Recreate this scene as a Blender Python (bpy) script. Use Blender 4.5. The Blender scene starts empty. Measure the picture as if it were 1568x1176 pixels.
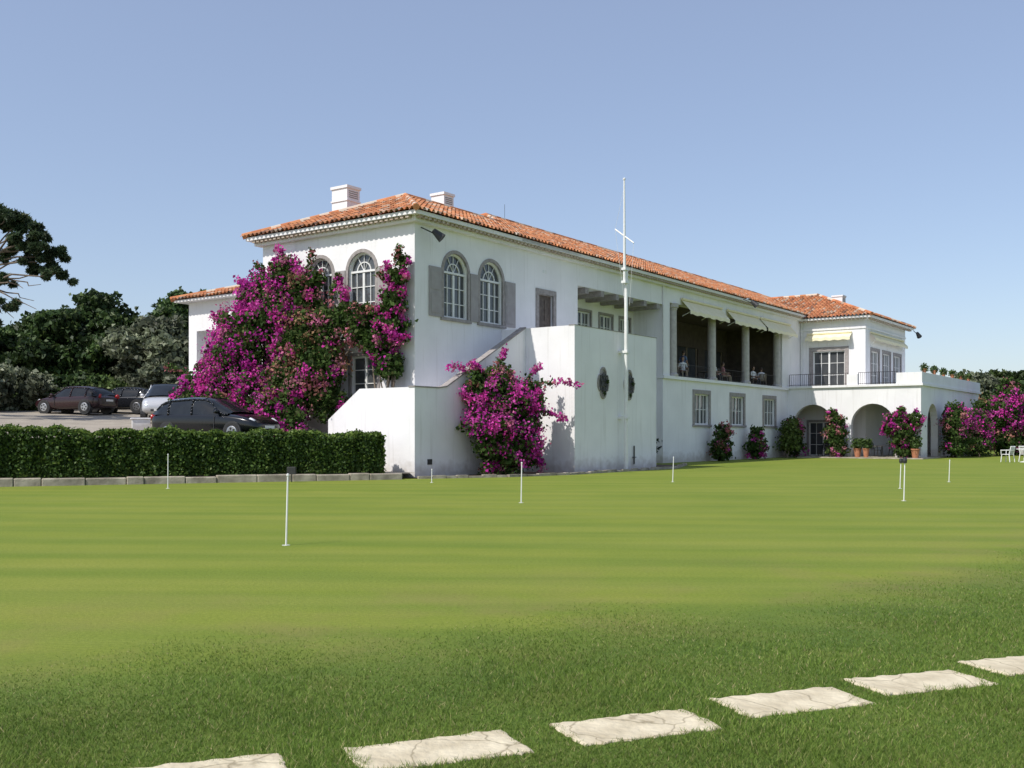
import bpy, math, random
import numpy as np
from mathutils import Vector, Matrix
random.seed(7); rng=np.random.default_rng(11)
scene=bpy.context.scene
CAMH=1.55
# ------------------------------------------------------------------ camera, light, world
cam=bpy.data.cameras.new('Camera'); co=bpy.data.objects.new('Camera',cam); scene.collection.objects.link(co)
co.location=(0,0,CAMH); co.rotation_euler=(math.radians(90),0,0); cam.sensor_width=36; cam.lens=36*1553/1568; cam.shift_y=77/1568; cam.clip_end=6000; cam.clip_start=.05
scene.camera=co
el=math.radians(50); sd=Vector((-.774*math.cos(el),-.634*math.cos(el),math.sin(el))).normalized()
sl=bpy.data.lights.new('sun','SUN'); sl.energy=4.3; sl.angle=math.radians(.53); sl.color=(1,.95,.88)
so=bpy.data.objects.new('sun',sl); scene.collection.objects.link(so); so.rotation_euler=sd.to_track_quat('Z','Y').to_euler(); so.location=(-20,-20,40)
w=bpy.data.worlds.new('World'); scene.world=w; w.use_nodes=True; nt=w.node_tree; bgn=nt.nodes['Background']
sk=nt.nodes.new('ShaderNodeTexSky'); sk.sky_type='NISHITA'; sk.sun_disc=False; sk.sun_elevation=el; sk.sun_rotation=math.atan2(sd.x,sd.y)%(2*math.pi)
sk.air_density=1.0; sk.dust_density=1.0; sk.ozone_density=1.5; sk.altitude=50
# light summer haze: a uniform in-scatter on top of the clear sky
mu=nt.nodes.new('ShaderNodeMixRGB'); mu.blend_type='MULTIPLY'; mu.inputs[0].default_value=1; mu.inputs[2].default_value=(.66,.66,.66,1)
ad=nt.nodes.new('ShaderNodeMixRGB'); ad.blend_type='ADD'; ad.inputs[0].default_value=1; ad.inputs[2].default_value=(1.15,1.3,1.8,1)
nt.links.new(sk.outputs[0],mu.inputs[1]); nt.links.new(mu.outputs[0],ad.inputs[1]); nt.links.new(ad.outputs[0],bgn.inputs[0]); bgn.inputs[1].default_value=.15
scene.view_settings.view_transform='Standard'; scene.view_settings.look='None'; scene.view_settings.exposure=0
# ------------------------------------------------------------------ materials
def new_mat(name):
    m=bpy.data.materials.new(name); m.use_nodes=True
    nt=m.node_tree; b=nt.nodes['Principled BSDF']; return m,nt,b
def N(nt,t,**kw):
    n=nt.nodes.new(t)
    for k,v in kw.items(): setattr(n,k,v)
    return n
def noise_mat(name,c1,c2,scale=5,rough=.8,bump=.2,bscale=40,detail=6,metal=0,stretch=(1,1,1)):
    m,nt,b=new_mat(name); L=nt.links
    tc=N(nt,'ShaderNodeTexCoord'); mp=N(nt,'ShaderNodeMapping'); mp.inputs['Scale'].default_value=stretch
    L.new(tc.outputs['Object'],mp.inputs[0])
    n=N(nt,'ShaderNodeTexNoise'); n.inputs['Scale'].default_value=scale; n.inputs['Detail'].default_value=detail
    L.new(mp.outputs[0],n.inputs['Vector'])
    r=N(nt,'ShaderNodeValToRGB'); r.color_ramp.elements[0].position=.32; r.color_ramp.elements[1].position=.68
    r.color_ramp.elements[0].color=(*c1,1); r.color_ramp.elements[1].color=(*c2,1)
    L.new(n.outputs['Fac'],r.inputs[0]); L.new(r.outputs[0],b.inputs['Base Color'])
    b.inputs['Roughness'].default_value=rough; b.inputs['Metallic'].default_value=metal
    if bump:
        n2=N(nt,'ShaderNodeTexNoise'); n2.inputs['Scale'].default_value=bscale; n2.inputs['Detail'].default_value=4
        L.new(tc.outputs['Object'],n2.inputs['Vector'])
        bp=N(nt,'ShaderNodeBump'); bp.inputs['Strength'].default_value=bump; bp.inputs['Distance'].default_value=.02
        L.new(n2.outputs['Fac'],bp.inputs['Height']); L.new(bp.outputs[0],b.inputs['Normal'])
    return m
def plaster():
    m,nt,b=new_mat('white_plaster'); L=nt.links
    tc=N(nt,'ShaderNodeTexCoord')
    n1=N(nt,'ShaderNodeTexNoise'); n1.inputs['Scale'].default_value=.7; n1.inputs['Detail'].default_value=8
    L.new(tc.outputs['Object'],n1.inputs['Vector'])
    r1=N(nt,'ShaderNodeValToRGB'); r1.color_ramp.elements[0].color=(.77,.76,.765,1); r1.color_ramp.elements[1].color=(.85,.84,.845,1)
    r1.color_ramp.elements[0].position=.3; r1.color_ramp.elements[1].position=.65
    L.new(n1.outputs['Fac'],r1.inputs[0])
    mp=N(nt,'ShaderNodeMapping'); mp.inputs['Scale'].default_value=(5,5,.3); L.new(tc.outputs['Object'],mp.inputs[0])
    n2=N(nt,'ShaderNodeTexNoise'); n2.inputs['Scale'].default_value=1.3; n2.inputs['Detail'].default_value=7
    L.new(mp.outputs[0],n2.inputs['Vector'])
    r2=N(nt,'ShaderNodeValToRGB'); r2.color_ramp.elements[0].position=.56; r2.color_ramp.elements[1].position=.82
    r2.color_ramp.elements[0].color=(0,0,0,1); r2.color_ramp.elements[1].color=(.42,.42,.42,1)
    L.new(n2.outputs['Fac'],r2.inputs[0])
    mx=N(nt,'ShaderNodeMixRGB'); mx.inputs['Color2'].default_value=(.5,.48,.45,1)
    L.new(r2.outputs[0],mx.inputs['Fac']); L.new(r1.outputs[0],mx.inputs['Color1'])
    sx=N(nt,'ShaderNodeSeparateXYZ'); L.new(tc.outputs['Object'],sx.inputs[0])
    n4=N(nt,'ShaderNodeTexNoise'); n4.inputs['Scale'].default_value=3; n4.inputs['Detail'].default_value=6; L.new(tc.outputs['Object'],n4.inputs['Vector'])
    ad=N(nt,'ShaderNodeMath',operation='MULTIPLY_ADD'); ad.inputs[1].default_value=-.9; L.new(n4.outputs['Fac'],ad.inputs[0]); L.new(sx.outputs['Z'],ad.inputs[2])
    mr=N(nt,'ShaderNodeMapRange'); mr.inputs['From Min'].default_value=-.35; mr.inputs['From Max'].default_value=.15; mr.inputs['To Min'].default_value=.6; mr.inputs['To Max'].default_value=0
    L.new(ad.outputs[0],mr.inputs['Value'])
    mx2=N(nt,'ShaderNodeMixRGB'); mx2.inputs['Color2'].default_value=(.36,.31,.25,1)
    L.new(mr.outputs[0],mx2.inputs['Fac']); L.new(mx.outputs[0],mx2.inputs['Color1'])
    L.new(mx2.outputs[0],b.inputs['Base Color'])
    b.inputs['Roughness'].default_value=.9
    n3=N(nt,'ShaderNodeTexNoise'); n3.inputs['Scale'].default_value=9; n3.inputs['Detail'].default_value=8; L.new(tc.outputs['Object'],n3.inputs['Vector'])
    bp=N(nt,'ShaderNodeBump'); bp.inputs['Strength'].default_value=.2; bp.inputs['Distance'].default_value=.02
    L.new(n3.outputs['Fac'],bp.inputs['Height']); L.new(bp.outputs[0],b.inputs['Normal'])
    return m
def col_mat(name,rough=.6,transl=.3,spec=.3):
    m,nt,b=new_mat(name); L=nt.links
    a=N(nt,'ShaderNodeAttribute'); a.attribute_name='Col'
    L.new(a.outputs['Color'],b.inputs['Base Color']); b.inputs['Roughness'].default_value=rough
    b.inputs['Specular IOR Level'].default_value=spec
    if transl>0:
        t=N(nt,'ShaderNodeBsdfTranslucent'); L.new(a.outputs['Color'],t.inputs[0])
        mx=N(nt,'ShaderNodeMixShader'); mx.inputs[0].default_value=transl
        L.new(b.outputs[0],mx.inputs[1]); L.new(t.outputs[0],mx.inputs[2])
        L.new(mx.outputs[0],nt.nodes['Material Output'].inputs[0])
    return m
M={}
M['wall']=plaster()
M['stone']=noise_mat('pinkish_stone',(.25,.225,.215),(.36,.33,.315),6,.85,.3)
M['shutter']=noise_mat('grey_shutter_paint',(.30,.275,.27),(.36,.335,.33),3,.7,.1)
M['frame']=noise_mat('white_window_paint',(.72,.72,.7),(.8,.8,.78),4,.5,.05)
M['woodgrey']=noise_mat('weathered_wood',(.22,.17,.12),(.32,.26,.2),4,.8,.2,stretch=(1,1,6))
M['door']=noise_mat('brown_door',(.07,.05,.04),(.13,.1,.08),6,.6,.1)
M['awning']=noise_mat('cream_canvas',(.80,.73,.49),(.86,.79,.57),3,.9,.1)
M['iron']=noise_mat('black_iron',(.02,.02,.022),(.04,.04,.04),8,.5,.05)
M['interior']=noise_mat('interior_shade_tone',(.07,.055,.045),(.11,.09,.07),3,.9,.1)  # terrace surfaces coloured dark, deep loggia shade put into the base colour
M['terracotta']=noise_mat('terracotta_clay',(.38,.15,.08),(.5,.22,.12),6,.85,.1)
M['dentil']=noise_mat('aged_lime_mortar',(.36,.27,.2),(.58,.5,.42),7,.9,.3)
M['soil']=noise_mat('bed_soil',(.08,.055,.035),(.16,.11,.07),7,.95,.5)
M['kerb']=noise_mat('kerb_stone_surface',(.22,.19,.15),(.46,.41,.33),2.5,.9,.6,bscale=18)
M['white']=noise_mat('white_painted_metal',(.72,.72,.7),(.8,.8,.79),6,.4,.02)
M['plastic']=noise_mat('white_plastic',(.74,.74,.74),(.8,.8,.8),6,.4,.02)
M['bark']=noise_mat('tree_bark',(.10,.075,.055),(.2,.16,.12),5,.9,.6,stretch=(1,1,.3))
M['leaf']=col_mat('foliage_leaves',.55,.3)
M['petal']=col_mat('bougainvillea_bracts',.7,.35,.15)
M['tile']=col_mat('roof_tiles',.85,0,.2)
M['blade']=col_mat('grass_blades',.6,.35,.2)
def glass():
    m,nt,b=new_mat('window_glass_pane'); L=nt.links
    tc=N(nt,'ShaderNodeTexCoord'); n=N(nt,'ShaderNodeTexNoise'); n.inputs['Scale'].default_value=1.3
    L.new(tc.outputs['Object'],n.inputs['Vector'])
    r=N(nt,'ShaderNodeValToRGB'); r.color_ramp.elements[0].color=(.03,.035,.04,1); r.color_ramp.elements[1].color=(.12,.125,.13,1)
    L.new(n.outputs['Fac'],r.inputs[0]); L.new(r.outputs[0],b.inputs['Base Color'])
    b.inputs['Roughness'].default_value=.06; b.inputs['Specular IOR Level'].default_value=.6
    return m
M['glass']=glass()
# ------------------------------------------------------------------ mesh builder
class MB:
    def __init__(s): s.v=[]; s.f=[]; s.c=[]
    def add(s,vs,fs,col=None):
        o=len(s.v); s.v+= [tuple(p) for p in vs]
        for f in fs: s.f.append(tuple(i+o for i in f)); s.c.append(col)
    def box(s,x0,x1,y0,y1,z0,z1,col=None):
        s.add([(x0,y0,z0),(x1,y0,z0),(x1,y1,z0),(x0,y1,z0),(x0,y0,z1),(x1,y0,z1),(x1,y1,z1),(x0,y1,z1)],
              [(3,2,1,0),(4,5,6,7),(0,1,5,4),(1,2,6,5),(2,3,7,6),(3,0,4,7)],col)
    def fbox(s,F,u0,u1,w0,w1,z0,z1,col=None):
        P=F.P
        s.add([P(u0,w1,z0),P(u1,w1,z0),P(u1,w0,z0),P(u0,w0,z0),P(u0,w1,z1),P(u1,w1,z1),P(u1,w0,z1),P(u0,w0,z1)],
              [(3,2,1,0),(4,5,6,7),(0,1,5,4),(1,2,6,5),(2,3,7,6),(3,0,4,7)],col)
    def tube(s,p0,p1,r0,r1=None,n=8,caps=True,col=None):
        if r1 is None: r1=r0
        p0=Vector(p0); p1=Vector(p1); d=(p1-p0)
        if d.length<1e-6: return
        q=d.to_track_quat('Z','Y'); vs=[]
        for p,r in((p0,r0),(p1,r1)):
            for i in range(n):
                a=2*math.pi*i/n; vs.append(p+q@Vector((math.cos(a)*r,math.sin(a)*r,0)))
        fs=[(i,(i+1)%n,n+(i+1)%n,n+i) for i in range(n)]
        if caps: fs+= [tuple(range(n-1,-1,-1)),tuple(range(n,2*n))]
        s.add(vs,fs,col)
    def lathe(s,c,prof,n=14,col=None):
        vs=[];m=len(prof)
        for i in range(n):
            a=2*math.pi*i/n
            for r,z in prof: vs.append((c[0]+r*math.cos(a),c[1]+r*math.sin(a),c[2]+z))
        fs=[]
        for i in range(n):
            for j in range(m-1):
                k=(i+1)%n; fs.append((i*m+j,k*m+j,k*m+j+1,i*m+j+1))
        s.add(vs,fs,col)
    def obj(s,name,mat,parent=None,smooth=False,bevel=0):
        me=bpy.data.meshes.new(name); me.from_pydata(s.v,[],s.f); me.update()
        if any(c is not None for c in s.c):
            at=me.attributes.new('Col','FLOAT_COLOR','FACE')
            arr=np.ones((len(s.f),4),dtype=np.float32)
            arr[:,:3]=[c if c is not None else (.5,.5,.5) for c in s.c]
            at.data.foreach_set('color',arr.ravel())
        o=bpy.data.objects.new(name,me); scene.collection.objects.link(o)
        me.materials.append(mat)
        if smooth: me.polygons.foreach_set('use_smooth',[True]*len(me.polygons))
        if parent: o.parent=parent
        if bevel:
            b=o.modifiers.new('bevel','BEVEL'); b.width=bevel; b.segments=2; b.limit_method='ANGLE'
        return o
class Fr:
    def __init__(s,ox,oy,dx,dy): s.o=(ox,oy); s.d=(dx,dy); s.n=(dy,-dx)
    def P(s,u,w,z): return (s.o[0]+s.d[0]*u+s.n[0]*w, s.o[1]+s.d[1]*u+s.n[1]*w, z)
def empty(name,loc=(0,0,0),rz=0,parent=None):
    e=bpy.data.objects.new(name,None); e.location=loc; e.rotation_euler=(0,0,rz); e.empty_display_size=.3
    scene.collection.objects.link(e)
    if parent: e.parent=parent
    return e
def arc(u0,u1,zt,n=14):
    uc=(u0+u1)/2; r=(u1-u0)/2; zs=zt-r
    return [(uc-r*math.cos(math.pi*i/n), zs+r*math.sin(math.pi*i/n)) for i in range(n+1)]
def wall(mb,F,L,z0,z1,ops=(),depth=.22):
    xs=sorted({0,L}|{o[0] for o in ops}|{o[1] for o in ops}); zs=sorted({z0,z1}|{o[2] for o in ops}|{o[3] for o in ops})
    for i in range(len(xs)-1):
        for j in range(len(zs)-1):
            cx=(xs[i]+xs[i+1])/2; cz=(zs[j]+zs[j+1])/2
            if any(o[0]<cx<o[1] and o[2]<cz<o[3] for o in ops): continue
            mb.add([F.P(xs[i],0,zs[j]),F.P(xs[i+1],0,zs[j]),F.P(xs[i+1],0,zs[j+1]),F.P(xs[i],0,zs[j+1])],[(0,1,2,3)])
    for o in ops:
        u0,u1,a,b,ar=o
        if ar:
            pts=arc(u0,u1,b)
            for k in range(len(pts)-1):
                p,q=pts[k],pts[k+1]
                mb.add([F.P(p[0],0,p[1]),F.P(q[0],0,q[1]),F.P(q[0],0,b),F.P(p[0],0,b)],[(0,1,2,3)])
            out=[(u0,a)]+pts+[(u1,a)]
        else: out=[(u0,a),(u0,b),(u1,b),(u1,a)]
        for k in range(len(out)):
            p,q=out[k],out[(k+1)%len(out)]
            mb.add([F.P(p[0],0,p[1]),F.P(q[0],0,q[1]),F.P(q[0],-depth,q[1]),F.P(p[0],-depth,p[1])],[(0,1,2,3)])
def ring(mb,F,pin,pout,w0,w1):
    n=len(pin)
    for k in range(n-1):
        a,b,c,d=pin[k],pin[k+1],pout[k+1],pout[k]
        mb.add([F.P(a[0],w1,a[1]),F.P(b[0],w1,b[1]),F.P(c[0],w1,c[1]),F.P(d[0],w1,d[1]),
                F.P(a[0],w0,a[1]),F.P(b[0],w0,b[1]),F.P(c[0],w0,c[1]),F.P(d[0],w0,d[1])],[(0,1,2,3),(1,0,4,5),(3,2,6,7)])
B={k:MB() for k in ['wall','stone','shutter','frame','glass','woodgrey','door','awning','iron','interior','dentil','terracotta']}
def window(F,u0,u1,z0,z1,arch=False,cols=2,rows=3,trim=.14,split=True,depth=.16,sill=True,shut=None):
    g=B['glass'];fr=B['frame'];st=B['stone']
    w=-depth
    if arch:
        pts=arc(u0,u1,z1); r=(u1-u0)/2; zs=z1-r; uc=(u0+u1)/2
        g.add([F.P(u0,w,z0),F.P(u1,w,z0)]+[F.P(p[0],w,p[1]) for p in reversed(pts)],[tuple(range(len(pts)+2))])
        t=.07
        pin=[(uc-(r-t)*math.cos(math.pi*i/14), zs+(r-t)*math.sin(math.pi*i/14)) for i in range(15)]
        ring(fr,F,pin,pts,w,w+.06)
        for ang in (60,90,120):
            a=math.radians(ang); p=F.P(uc,w+.03,zs); q=F.P(uc+(r-t)*math.cos(a),w+.03,zs+(r-t)*math.sin(a))
            fr.tube(p,q,.02,n=4,caps=False)
        rr=r*.5; pin=[(uc-(rr-.02)*math.cos(math.pi*i/10), zs+(rr-.02)*math.sin(math.pi*i/10)) for i in range(11)]
        pout=[(uc-(rr+.02)*math.cos(math.pi*i/10), zs+(rr+.02)*math.sin(math.pi*i/10)) for i in range(11)]
        ring(fr,F,pin,pout,w,w+.045)
        top=zs
        po=[(uc-(r+trim)*math.cos(math.pi*i/14), zs+(r+trim)*math.sin(math.pi*i/14)) for i in range(15)]
        ring(st,F,pts,po,-.05,.035)
        st.fbox(F,u0-trim,u0,-.05,.035,z0,zs); st.fbox(F,u1,u1+trim,-.05,.035,z0,zs)
        if shut:
            for side in shut:
                a,b=(u0-trim-.02-r*.95,u0-trim-.02) if side<0 else (u1+trim+.02,u1+trim+.02+r*.95)
                B['shutter'].fbox(F,a,b,.004,.05,z0-.02,zs+.1)
                for kz in range(2):
                    zz0=z0+.12+kz*(zs-z0)/2; zz1=zz0+(zs-z0)/2-.16
                    B['shutter'].fbox(F,a+.09,b-.09,.05,.065,zz0,zz1)
        fr.fbox(F,u0,u1,w,w+.07,top-.04,top+.04)
    else:
        g.add([F.P(u0,w,z0),F.P(u1,w,z0),F.P(u1,w,z1),F.P(u0,w,z1)],[(0,1,2,3)])
        top=z1
        if trim:
            st.fbox(F,u0-trim,u0,-.05,.035,z0,z1); st.fbox(F,u1,u1+trim,-.05,.035,z0,z1)
            st.fbox(F,u0-trim,u1+trim,-.05,.04,z1,z1+trim)
        fr.fbox(F,u0,u1,w,w+.06,z1-.07,z1)
    if sill and trim: st.fbox(F,u0-trim-.04,u1+trim+.04,-.05,.09,z0-.12,z0)
    fr.fbox(F,u0,u0+.07,w,w+.06,z0,top-.04); fr.fbox(F,u1-.07,u1,w,w+.06,z0,top-.04)
    fr.fbox(F,u0+.07,u1-.07,w,w+.06,z0,z0+.08)
    n=cols
    for i in range(1,n):
        uu=u0+(u1-u0)*i/n; th_=.055 if (i==n//2 and split) else .014
        fr.fbox(F,uu-th_,uu+th_,w,w+.058,z0+.08,top-.07)
    for j in range(1,rows):
        zz=z0+(top-z0)*j/rows; fr.fbox(F,u0+.07,u1-.07,w,w+.04,zz-.016,zz+.016)
# ------------------------------------------------------------------ BUILDING
RZ=math.atan2(.8122,.5836); CX,CY=-3.646,38.0
house=empty('white_clubhouse_building',(CX,CY,0),RZ)
def loc2w(a,b,z=0):
    c,s=math.cos(RZ),math.sin(RZ); return (CX+c*a-s*b, CY+s*a+c*b, z)
W=B['wall']
ZT=9.75
Fw=Fr(0,8.5,0,-1)
ops=[(5.05,6.5,6.1,8.65,True),(2.75,4.15,6.1,8.65,True),(5.2,6.6,3.0,4.6,False),(1.3,2.6,3.0,4.6,False)]
wall(W,Fw,8.5,0,ZT,ops)
for o in ops: window(Fw,o[0],o[1],o[2],o[3],o[4],cols=4 if o[4] else 2,rows=3,shut=(-1,1) if o[4] and o[0]>5 else None)
Fs=Fr(0,0,1,0)
ops=[(1.68,3.2,6.1,8.65,True),(4.0,5.55,6.1,8.65,True),(8.25,9.4,5.5,7.75,False)]
wall(W,Fs,11.5,0,ZT,ops)
window(Fs,1.68,3.2,6.1,8.65,True,4,3,shut=(-1,))
window(Fs,4.0,5.55,6.1,8.65,True,4,3,shut=(1,))
B['shutter'].fbox(Fs,3.36,3.84,.004,.05,6.08,8.0)
B['stone'].fbox(Fs,8.02,8.25,-.05,.04,5.3,7.75); B['stone'].fbox(Fs,9.4,9.63,-.05,.04,5.3,7.75); B['stone'].fbox(Fs,8.02,9.63,-.05,.045,7.75,7.98)
B['door'].fbox(Fs,8.25,9.4,-.2,-.12,5.3,7.75)
for k in range(2):
    for j in range(2): B['door'].fbox(Fs,8.36+k*.52,8.77+k*.52,-.12,-.1,5.5+j*1.1,6.45+j*1.1)
B['frame'].fbox(Fs,8.6,8.9,.0,.02,8.7,8.85)
wall(W,Fr(11.5,0,0,1),1.8,0,8.5)
Fr1=Fr(11.5,1.8,1,0)
ops=[(2.7,4.1,5.9,7.75,False),(5.0,6.3,5.9,7.75,False),(7.1,8.2,5.9,7.75,False)]
wall(W,Fr1,8.6,0,8.5,ops)
for o in ops: window(Fr1,*o[:4],cols=4,rows=3,trim=.12)
wall(W,Fr(11.5,0,1,0),8.6,8.5,ZT)
W.box(11.5,20.1,.003,1.8,8.5,8.56)
for x in np.arange(12.2,20,1.45): B['stone'].box(x,x+.32,.02,1.78,8.22,8.5)
wall(W,Fr(20.1,1.8,0,-1),1.8,0,8.5)
Fl=Fr(20.1,0,1,0)
ops=[(3.85,5.75,2.1,3.85,False),(8.95,10.85,2.1,3.85,False),(14.15,16.05,2.1,3.85,False)]
wall(W,Fl,18.4,0,4.55,ops)
for o in ops: window(Fl,*o[:4],cols=4,rows=2,trim=.24)
W.box(20.0,38.38,-.13,.3,4.55,4.72)
wall(W,Fr(20.1,0,1,0),.8,4.72,8.7)
wall(W,Fr(37.5,0,1,0),3.5,4.72,8.7)
wall(W,Fr(20.1,0,1,0),20.9,8.7,ZT)
W.box(20.1,41,.003,.4,8.7,8.75)
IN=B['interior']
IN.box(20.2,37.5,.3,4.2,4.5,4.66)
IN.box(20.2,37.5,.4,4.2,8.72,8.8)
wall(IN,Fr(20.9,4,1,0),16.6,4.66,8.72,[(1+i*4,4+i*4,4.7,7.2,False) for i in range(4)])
for i in range(4):
    F=Fr(20.9,4,1,0); u0,u1=1+i*4,4+i*4
    B['glass'].add([F.P(u0,-.15,4.7),F.P(u1,-.15,4.7),F.P(u1,-.15,7.2),F.P(u0,-.15,7.2)],[(0,1,2,3)])
    for u in (u0,(u0+u1)/2-.05,u1-.1): B['woodgrey'].fbox(F,u,u+.1,-.15,-.08,4.7,7.2)
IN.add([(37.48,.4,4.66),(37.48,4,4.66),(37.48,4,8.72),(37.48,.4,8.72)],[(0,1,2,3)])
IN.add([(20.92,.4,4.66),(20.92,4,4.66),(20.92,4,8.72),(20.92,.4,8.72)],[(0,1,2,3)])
wall(W,Fr(37.5,.4,0,-1),.4,4.72,8.7); wall(W,Fr(20.9,0,0,1),.4,4.72,8.7)
colb=MB()
for x in (21.5,26.6,31.6,36.9):
    colb.lathe((x,.15,4.72),[(0,0),(.33,0),(.33,.12),(.27,.16),(.25,.2),(.235,3.6),(.27,3.65),(.27,3.72),(.34,3.76),(.34,3.975),(0,3.975)],n=18)
colb.obj('terrace_columns',noise_mat('pale_column_stone',(.42,.39,.37),(.53,.5,.47),5,.85,.2),house)
I=B['iron']
def rail(mb,p0,p1,z0,z1,step=.14,r=.012):
    p0=Vector(p0);p1=Vector(p1); n=max(1,int((p1-p0).length/step))
    for z in (z0+.08,z1): mb.tube((p0.x,p0.y,z),(p1.x,p1.y,z),r*1.7,n=5)
    for i in range(n+1):
        p=p0.lerp(p1,i/n); mb.tube((p.x,p.y,z0),(p.x,p.y,z1),r*(2 if i%10==0 else 1),n=4,caps=False)
for a,b in ((21.8,26.3),(26.9,31.3),(31.9,36.6)): rail(I,(a,.12),(b,.12),4.72,5.45,.25,.007)
def awning(F,u0,u1,zt,out,drop):
    A=B['awning']; nn=24
    for i in range(nn):
        ua=u0+(u1-u0)*i/nn; ub=u0+(u1-u0)*(i+1)/nn; sg=.03*math.sin(i*1.3); sg2=.03*math.sin((i+1)*1.3)
        A.add([F.P(ua,.03,zt),F.P(ub,.03,zt),F.P(ub,out,zt-drop+sg2),F.P(ua,out,zt-drop+sg)],[(0,1,2,3)])
        A.add([F.P(ua,out,zt-drop+sg),F.P(ub,out,zt-drop+sg2),F.P(ub,out+.01,zt-drop-.2+sg2),F.P(ua,out+.01,zt-drop-.2+sg)],[(0,1,2,3)])
    A.tube(F.P(u0,.1,zt+.03),F.P(u1,.1,zt+.03),.07,n=8)
    for u in (u0+.2,(u0+u1)/2,u1-.2): B['frame'].tube(F.P(u,.02,zt-.9),F.P(u,out,zt-drop),.018,n=5)
Fz=Fr(0,0,1,0)
awning(Fz,22.2,27.5,9.0,.6,.65); awning(Fz,28.3,33.2,9.0,.6,.65); awning(Fz,33.5,38.8,9.0,.6,.65)
Fww=Fr(41,12,0,-1)
ops=[(12.9,15.1,4.82,7.3,False),(12.6,14.6,0.05,2.4,False)]
wall(W,Fww,16.5,0,9.45,ops)
window(Fww,12.9,15.1,4.82,7.3,cols=4,rows=3,trim=.28,sill=False)
window(Fww,12.6,14.6,.05,2.4,cols=4,rows=3,trim=.15,sill=False)
awning(Fww,12.5,15.6,8.5,.5,.3)
Fws=Fr(41,-4.5,1,0)
ops=[(1.3,3.1,4.82,7.3,False),(4.1,5.9,4.82,7.3,False),(6.9,8.7,4.82,7.3,False)]
wall(W,Fws,10,0,9.45,ops)
for o in ops: window(Fws,*o[:4],cols=4,rows=3,trim=.22,sill=False)
awning(Fws,.9,9.2,8.5,.4,.35)
wall(W,Fr(51,-4.5,0,1),16.5,0,9.45)
for F,L in ((Fww,16.5),(Fws,10)): B['wall'].fbox(F,0 if L>12 else -.06,L+(.06 if L>12 else 0),.0,.06,8.75,8.88)
Fa=Fr(38.5,0,0,-1)
wall(W,Fa,8.7,0,4.65,[(.41,3.09,0,3.55,True),(4.3,7.09,0,3.55,True)],depth=.45)
Fb=Fr(38.5,-8.7,1,0)
wall(W,Fb,17.5,0,4.65,[(1.6+i*4.1,4.4+i*4.1,0,3.55,True) for i in range(4)],depth=.45)
W.box(38.36,56.14,-8.84,-.0,4.65,4.8)
wall(W,Fr(56,-8.7,0,1),13,0,4.65)
W.box(38.42,38.75,-4.75,-4.05,4.8,5.5); W.box(38.42,38.75,-8.78,-7.2,4.8,5.5)
W.box(38.752,56.05,-8.77,-8.5,4.8,5.5)
rail(I,(38.6,-.1),(38.6,-4.05),4.8,5.6,.13,.011); rail(I,(38.6,-4.75),(38.6,-7.2),4.8,5.6,.13,.011)
wall(W,Fr(6.8,15,0,-1),6.5,0,ZT); wall(W,Fr(57.4,15,-1,0),50.6,0,ZT); wall(W,Fr(6.8,8.5,-1,0),6.8,0,ZT)
wall(W,Fr(57.4,0,0,1),15,0,ZT)
Fx=Fr(2,16.2,0,-1)
wall(W,Fx,7.7,0,7.9,[(.6,2.1,0,6.5,False),(4.6,5.8,4.6,6.0,False)],depth=.9)
window(Fx,4.6,5.8,4.6,6.0)
W.box(2.9,3.0,14,15.7,0,6.6)
wall(W,Fr(9,16.2,-1,0),7,0,7.9)
W.box(-.5,11,-.5,9.0,9.70,9.84); W.box(6.3,58,-.5,15.5,9.703,9.843)
W.box(-.25,11.5,-.25,8.75,9.5,9.7); W.box(11.5,41,-.25,.003,9.5,9.703)
W.box(40.5,51.5,-5.0,12.9,9.45,9.58); W.box(1.5,8.9,8.6,16.7,7.9,8.0)
D=B['dentil']
def dent(x0,y0,x1,y1,z,step=.26):
    L=math.hypot(x1-x0,y1-y0); n=int(L/step); dx,dy=(x1-x0)/L,(y1-y0)/L
    nx,ny=dy,-dx
    for i in range(n):
        s=i*step+.05
        a=(x0+dx*s,y0+dy*s); b=(a[0]+dx*.15,a[1]+dy*.15)
        vs=[]
        for p in(a,b):
            vs+=[(p[0],p[1],z),(p[0]+nx*.2,p[1]+ny*.2,z),(p[0]+nx*.2,p[1]+ny*.2,z+.09),(p[0],p[1],z+.09)]
        D.add(vs,[(0,1,2,3),(7,6,5,4),(1,0,4,5),(2,1,5,6),(3,2,6,7)])
dent(-.25,8.7,-.25,-.25,9.6); dent(-.25,-.25,40.4,-.25,9.6); dent(40.8,0,40.8,-4.7,9.33); dent(40.9,-4.7,51.4,-4.7,9.33)
R=MB()
def tcol():
    k=random.random(); v=random.uniform(.75,1.15)
    if k<.12: c=(.50,.36,.26)
    elif k<.22: c=(.24,.13,.085)
    elif k<.55: c=(.54,.235,.11)
    else: c=(.48,.185,.085)
    return tuple(min(.8,x*v) for x in c)
prof=[(0,0),(.045,-.02),(.085,0),(.115,.055),(.17,.08),(.225,.055),(.26,0)]
def slope(ox,oy,ex,ey,ux,uy,L,tf,z0,sl):
    n=int(L/.26)
    for i in range(n+1):
        s=i*.26
        if s>L: break
        t1=tf(min(L,s+.13)); t=0
        while t<t1-.02:
            te=min(t+.42,t1); c=tcol(); vs=[]
            if t<.3 and random.random()<.6: c=(c[0]*.8,c[1]*.95,c[2]*1.1)
            jz=random.uniform(-.008,.008)
            for (q,lift) in ((t-.03,.03),(te,0)):
                for (pu,pz) in prof:
                    vs.append((ox+ex*(s+pu)+ux*q, oy+ey*(s+pu)+uy*q, z0+sl*q+pz+lift+jz))
            m=len(prof); R.add(vs,[(k,k+1,m+k+1,m+k) for k in range(m-1)],c)
            t=te
SL=.41; E=9.86
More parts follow.
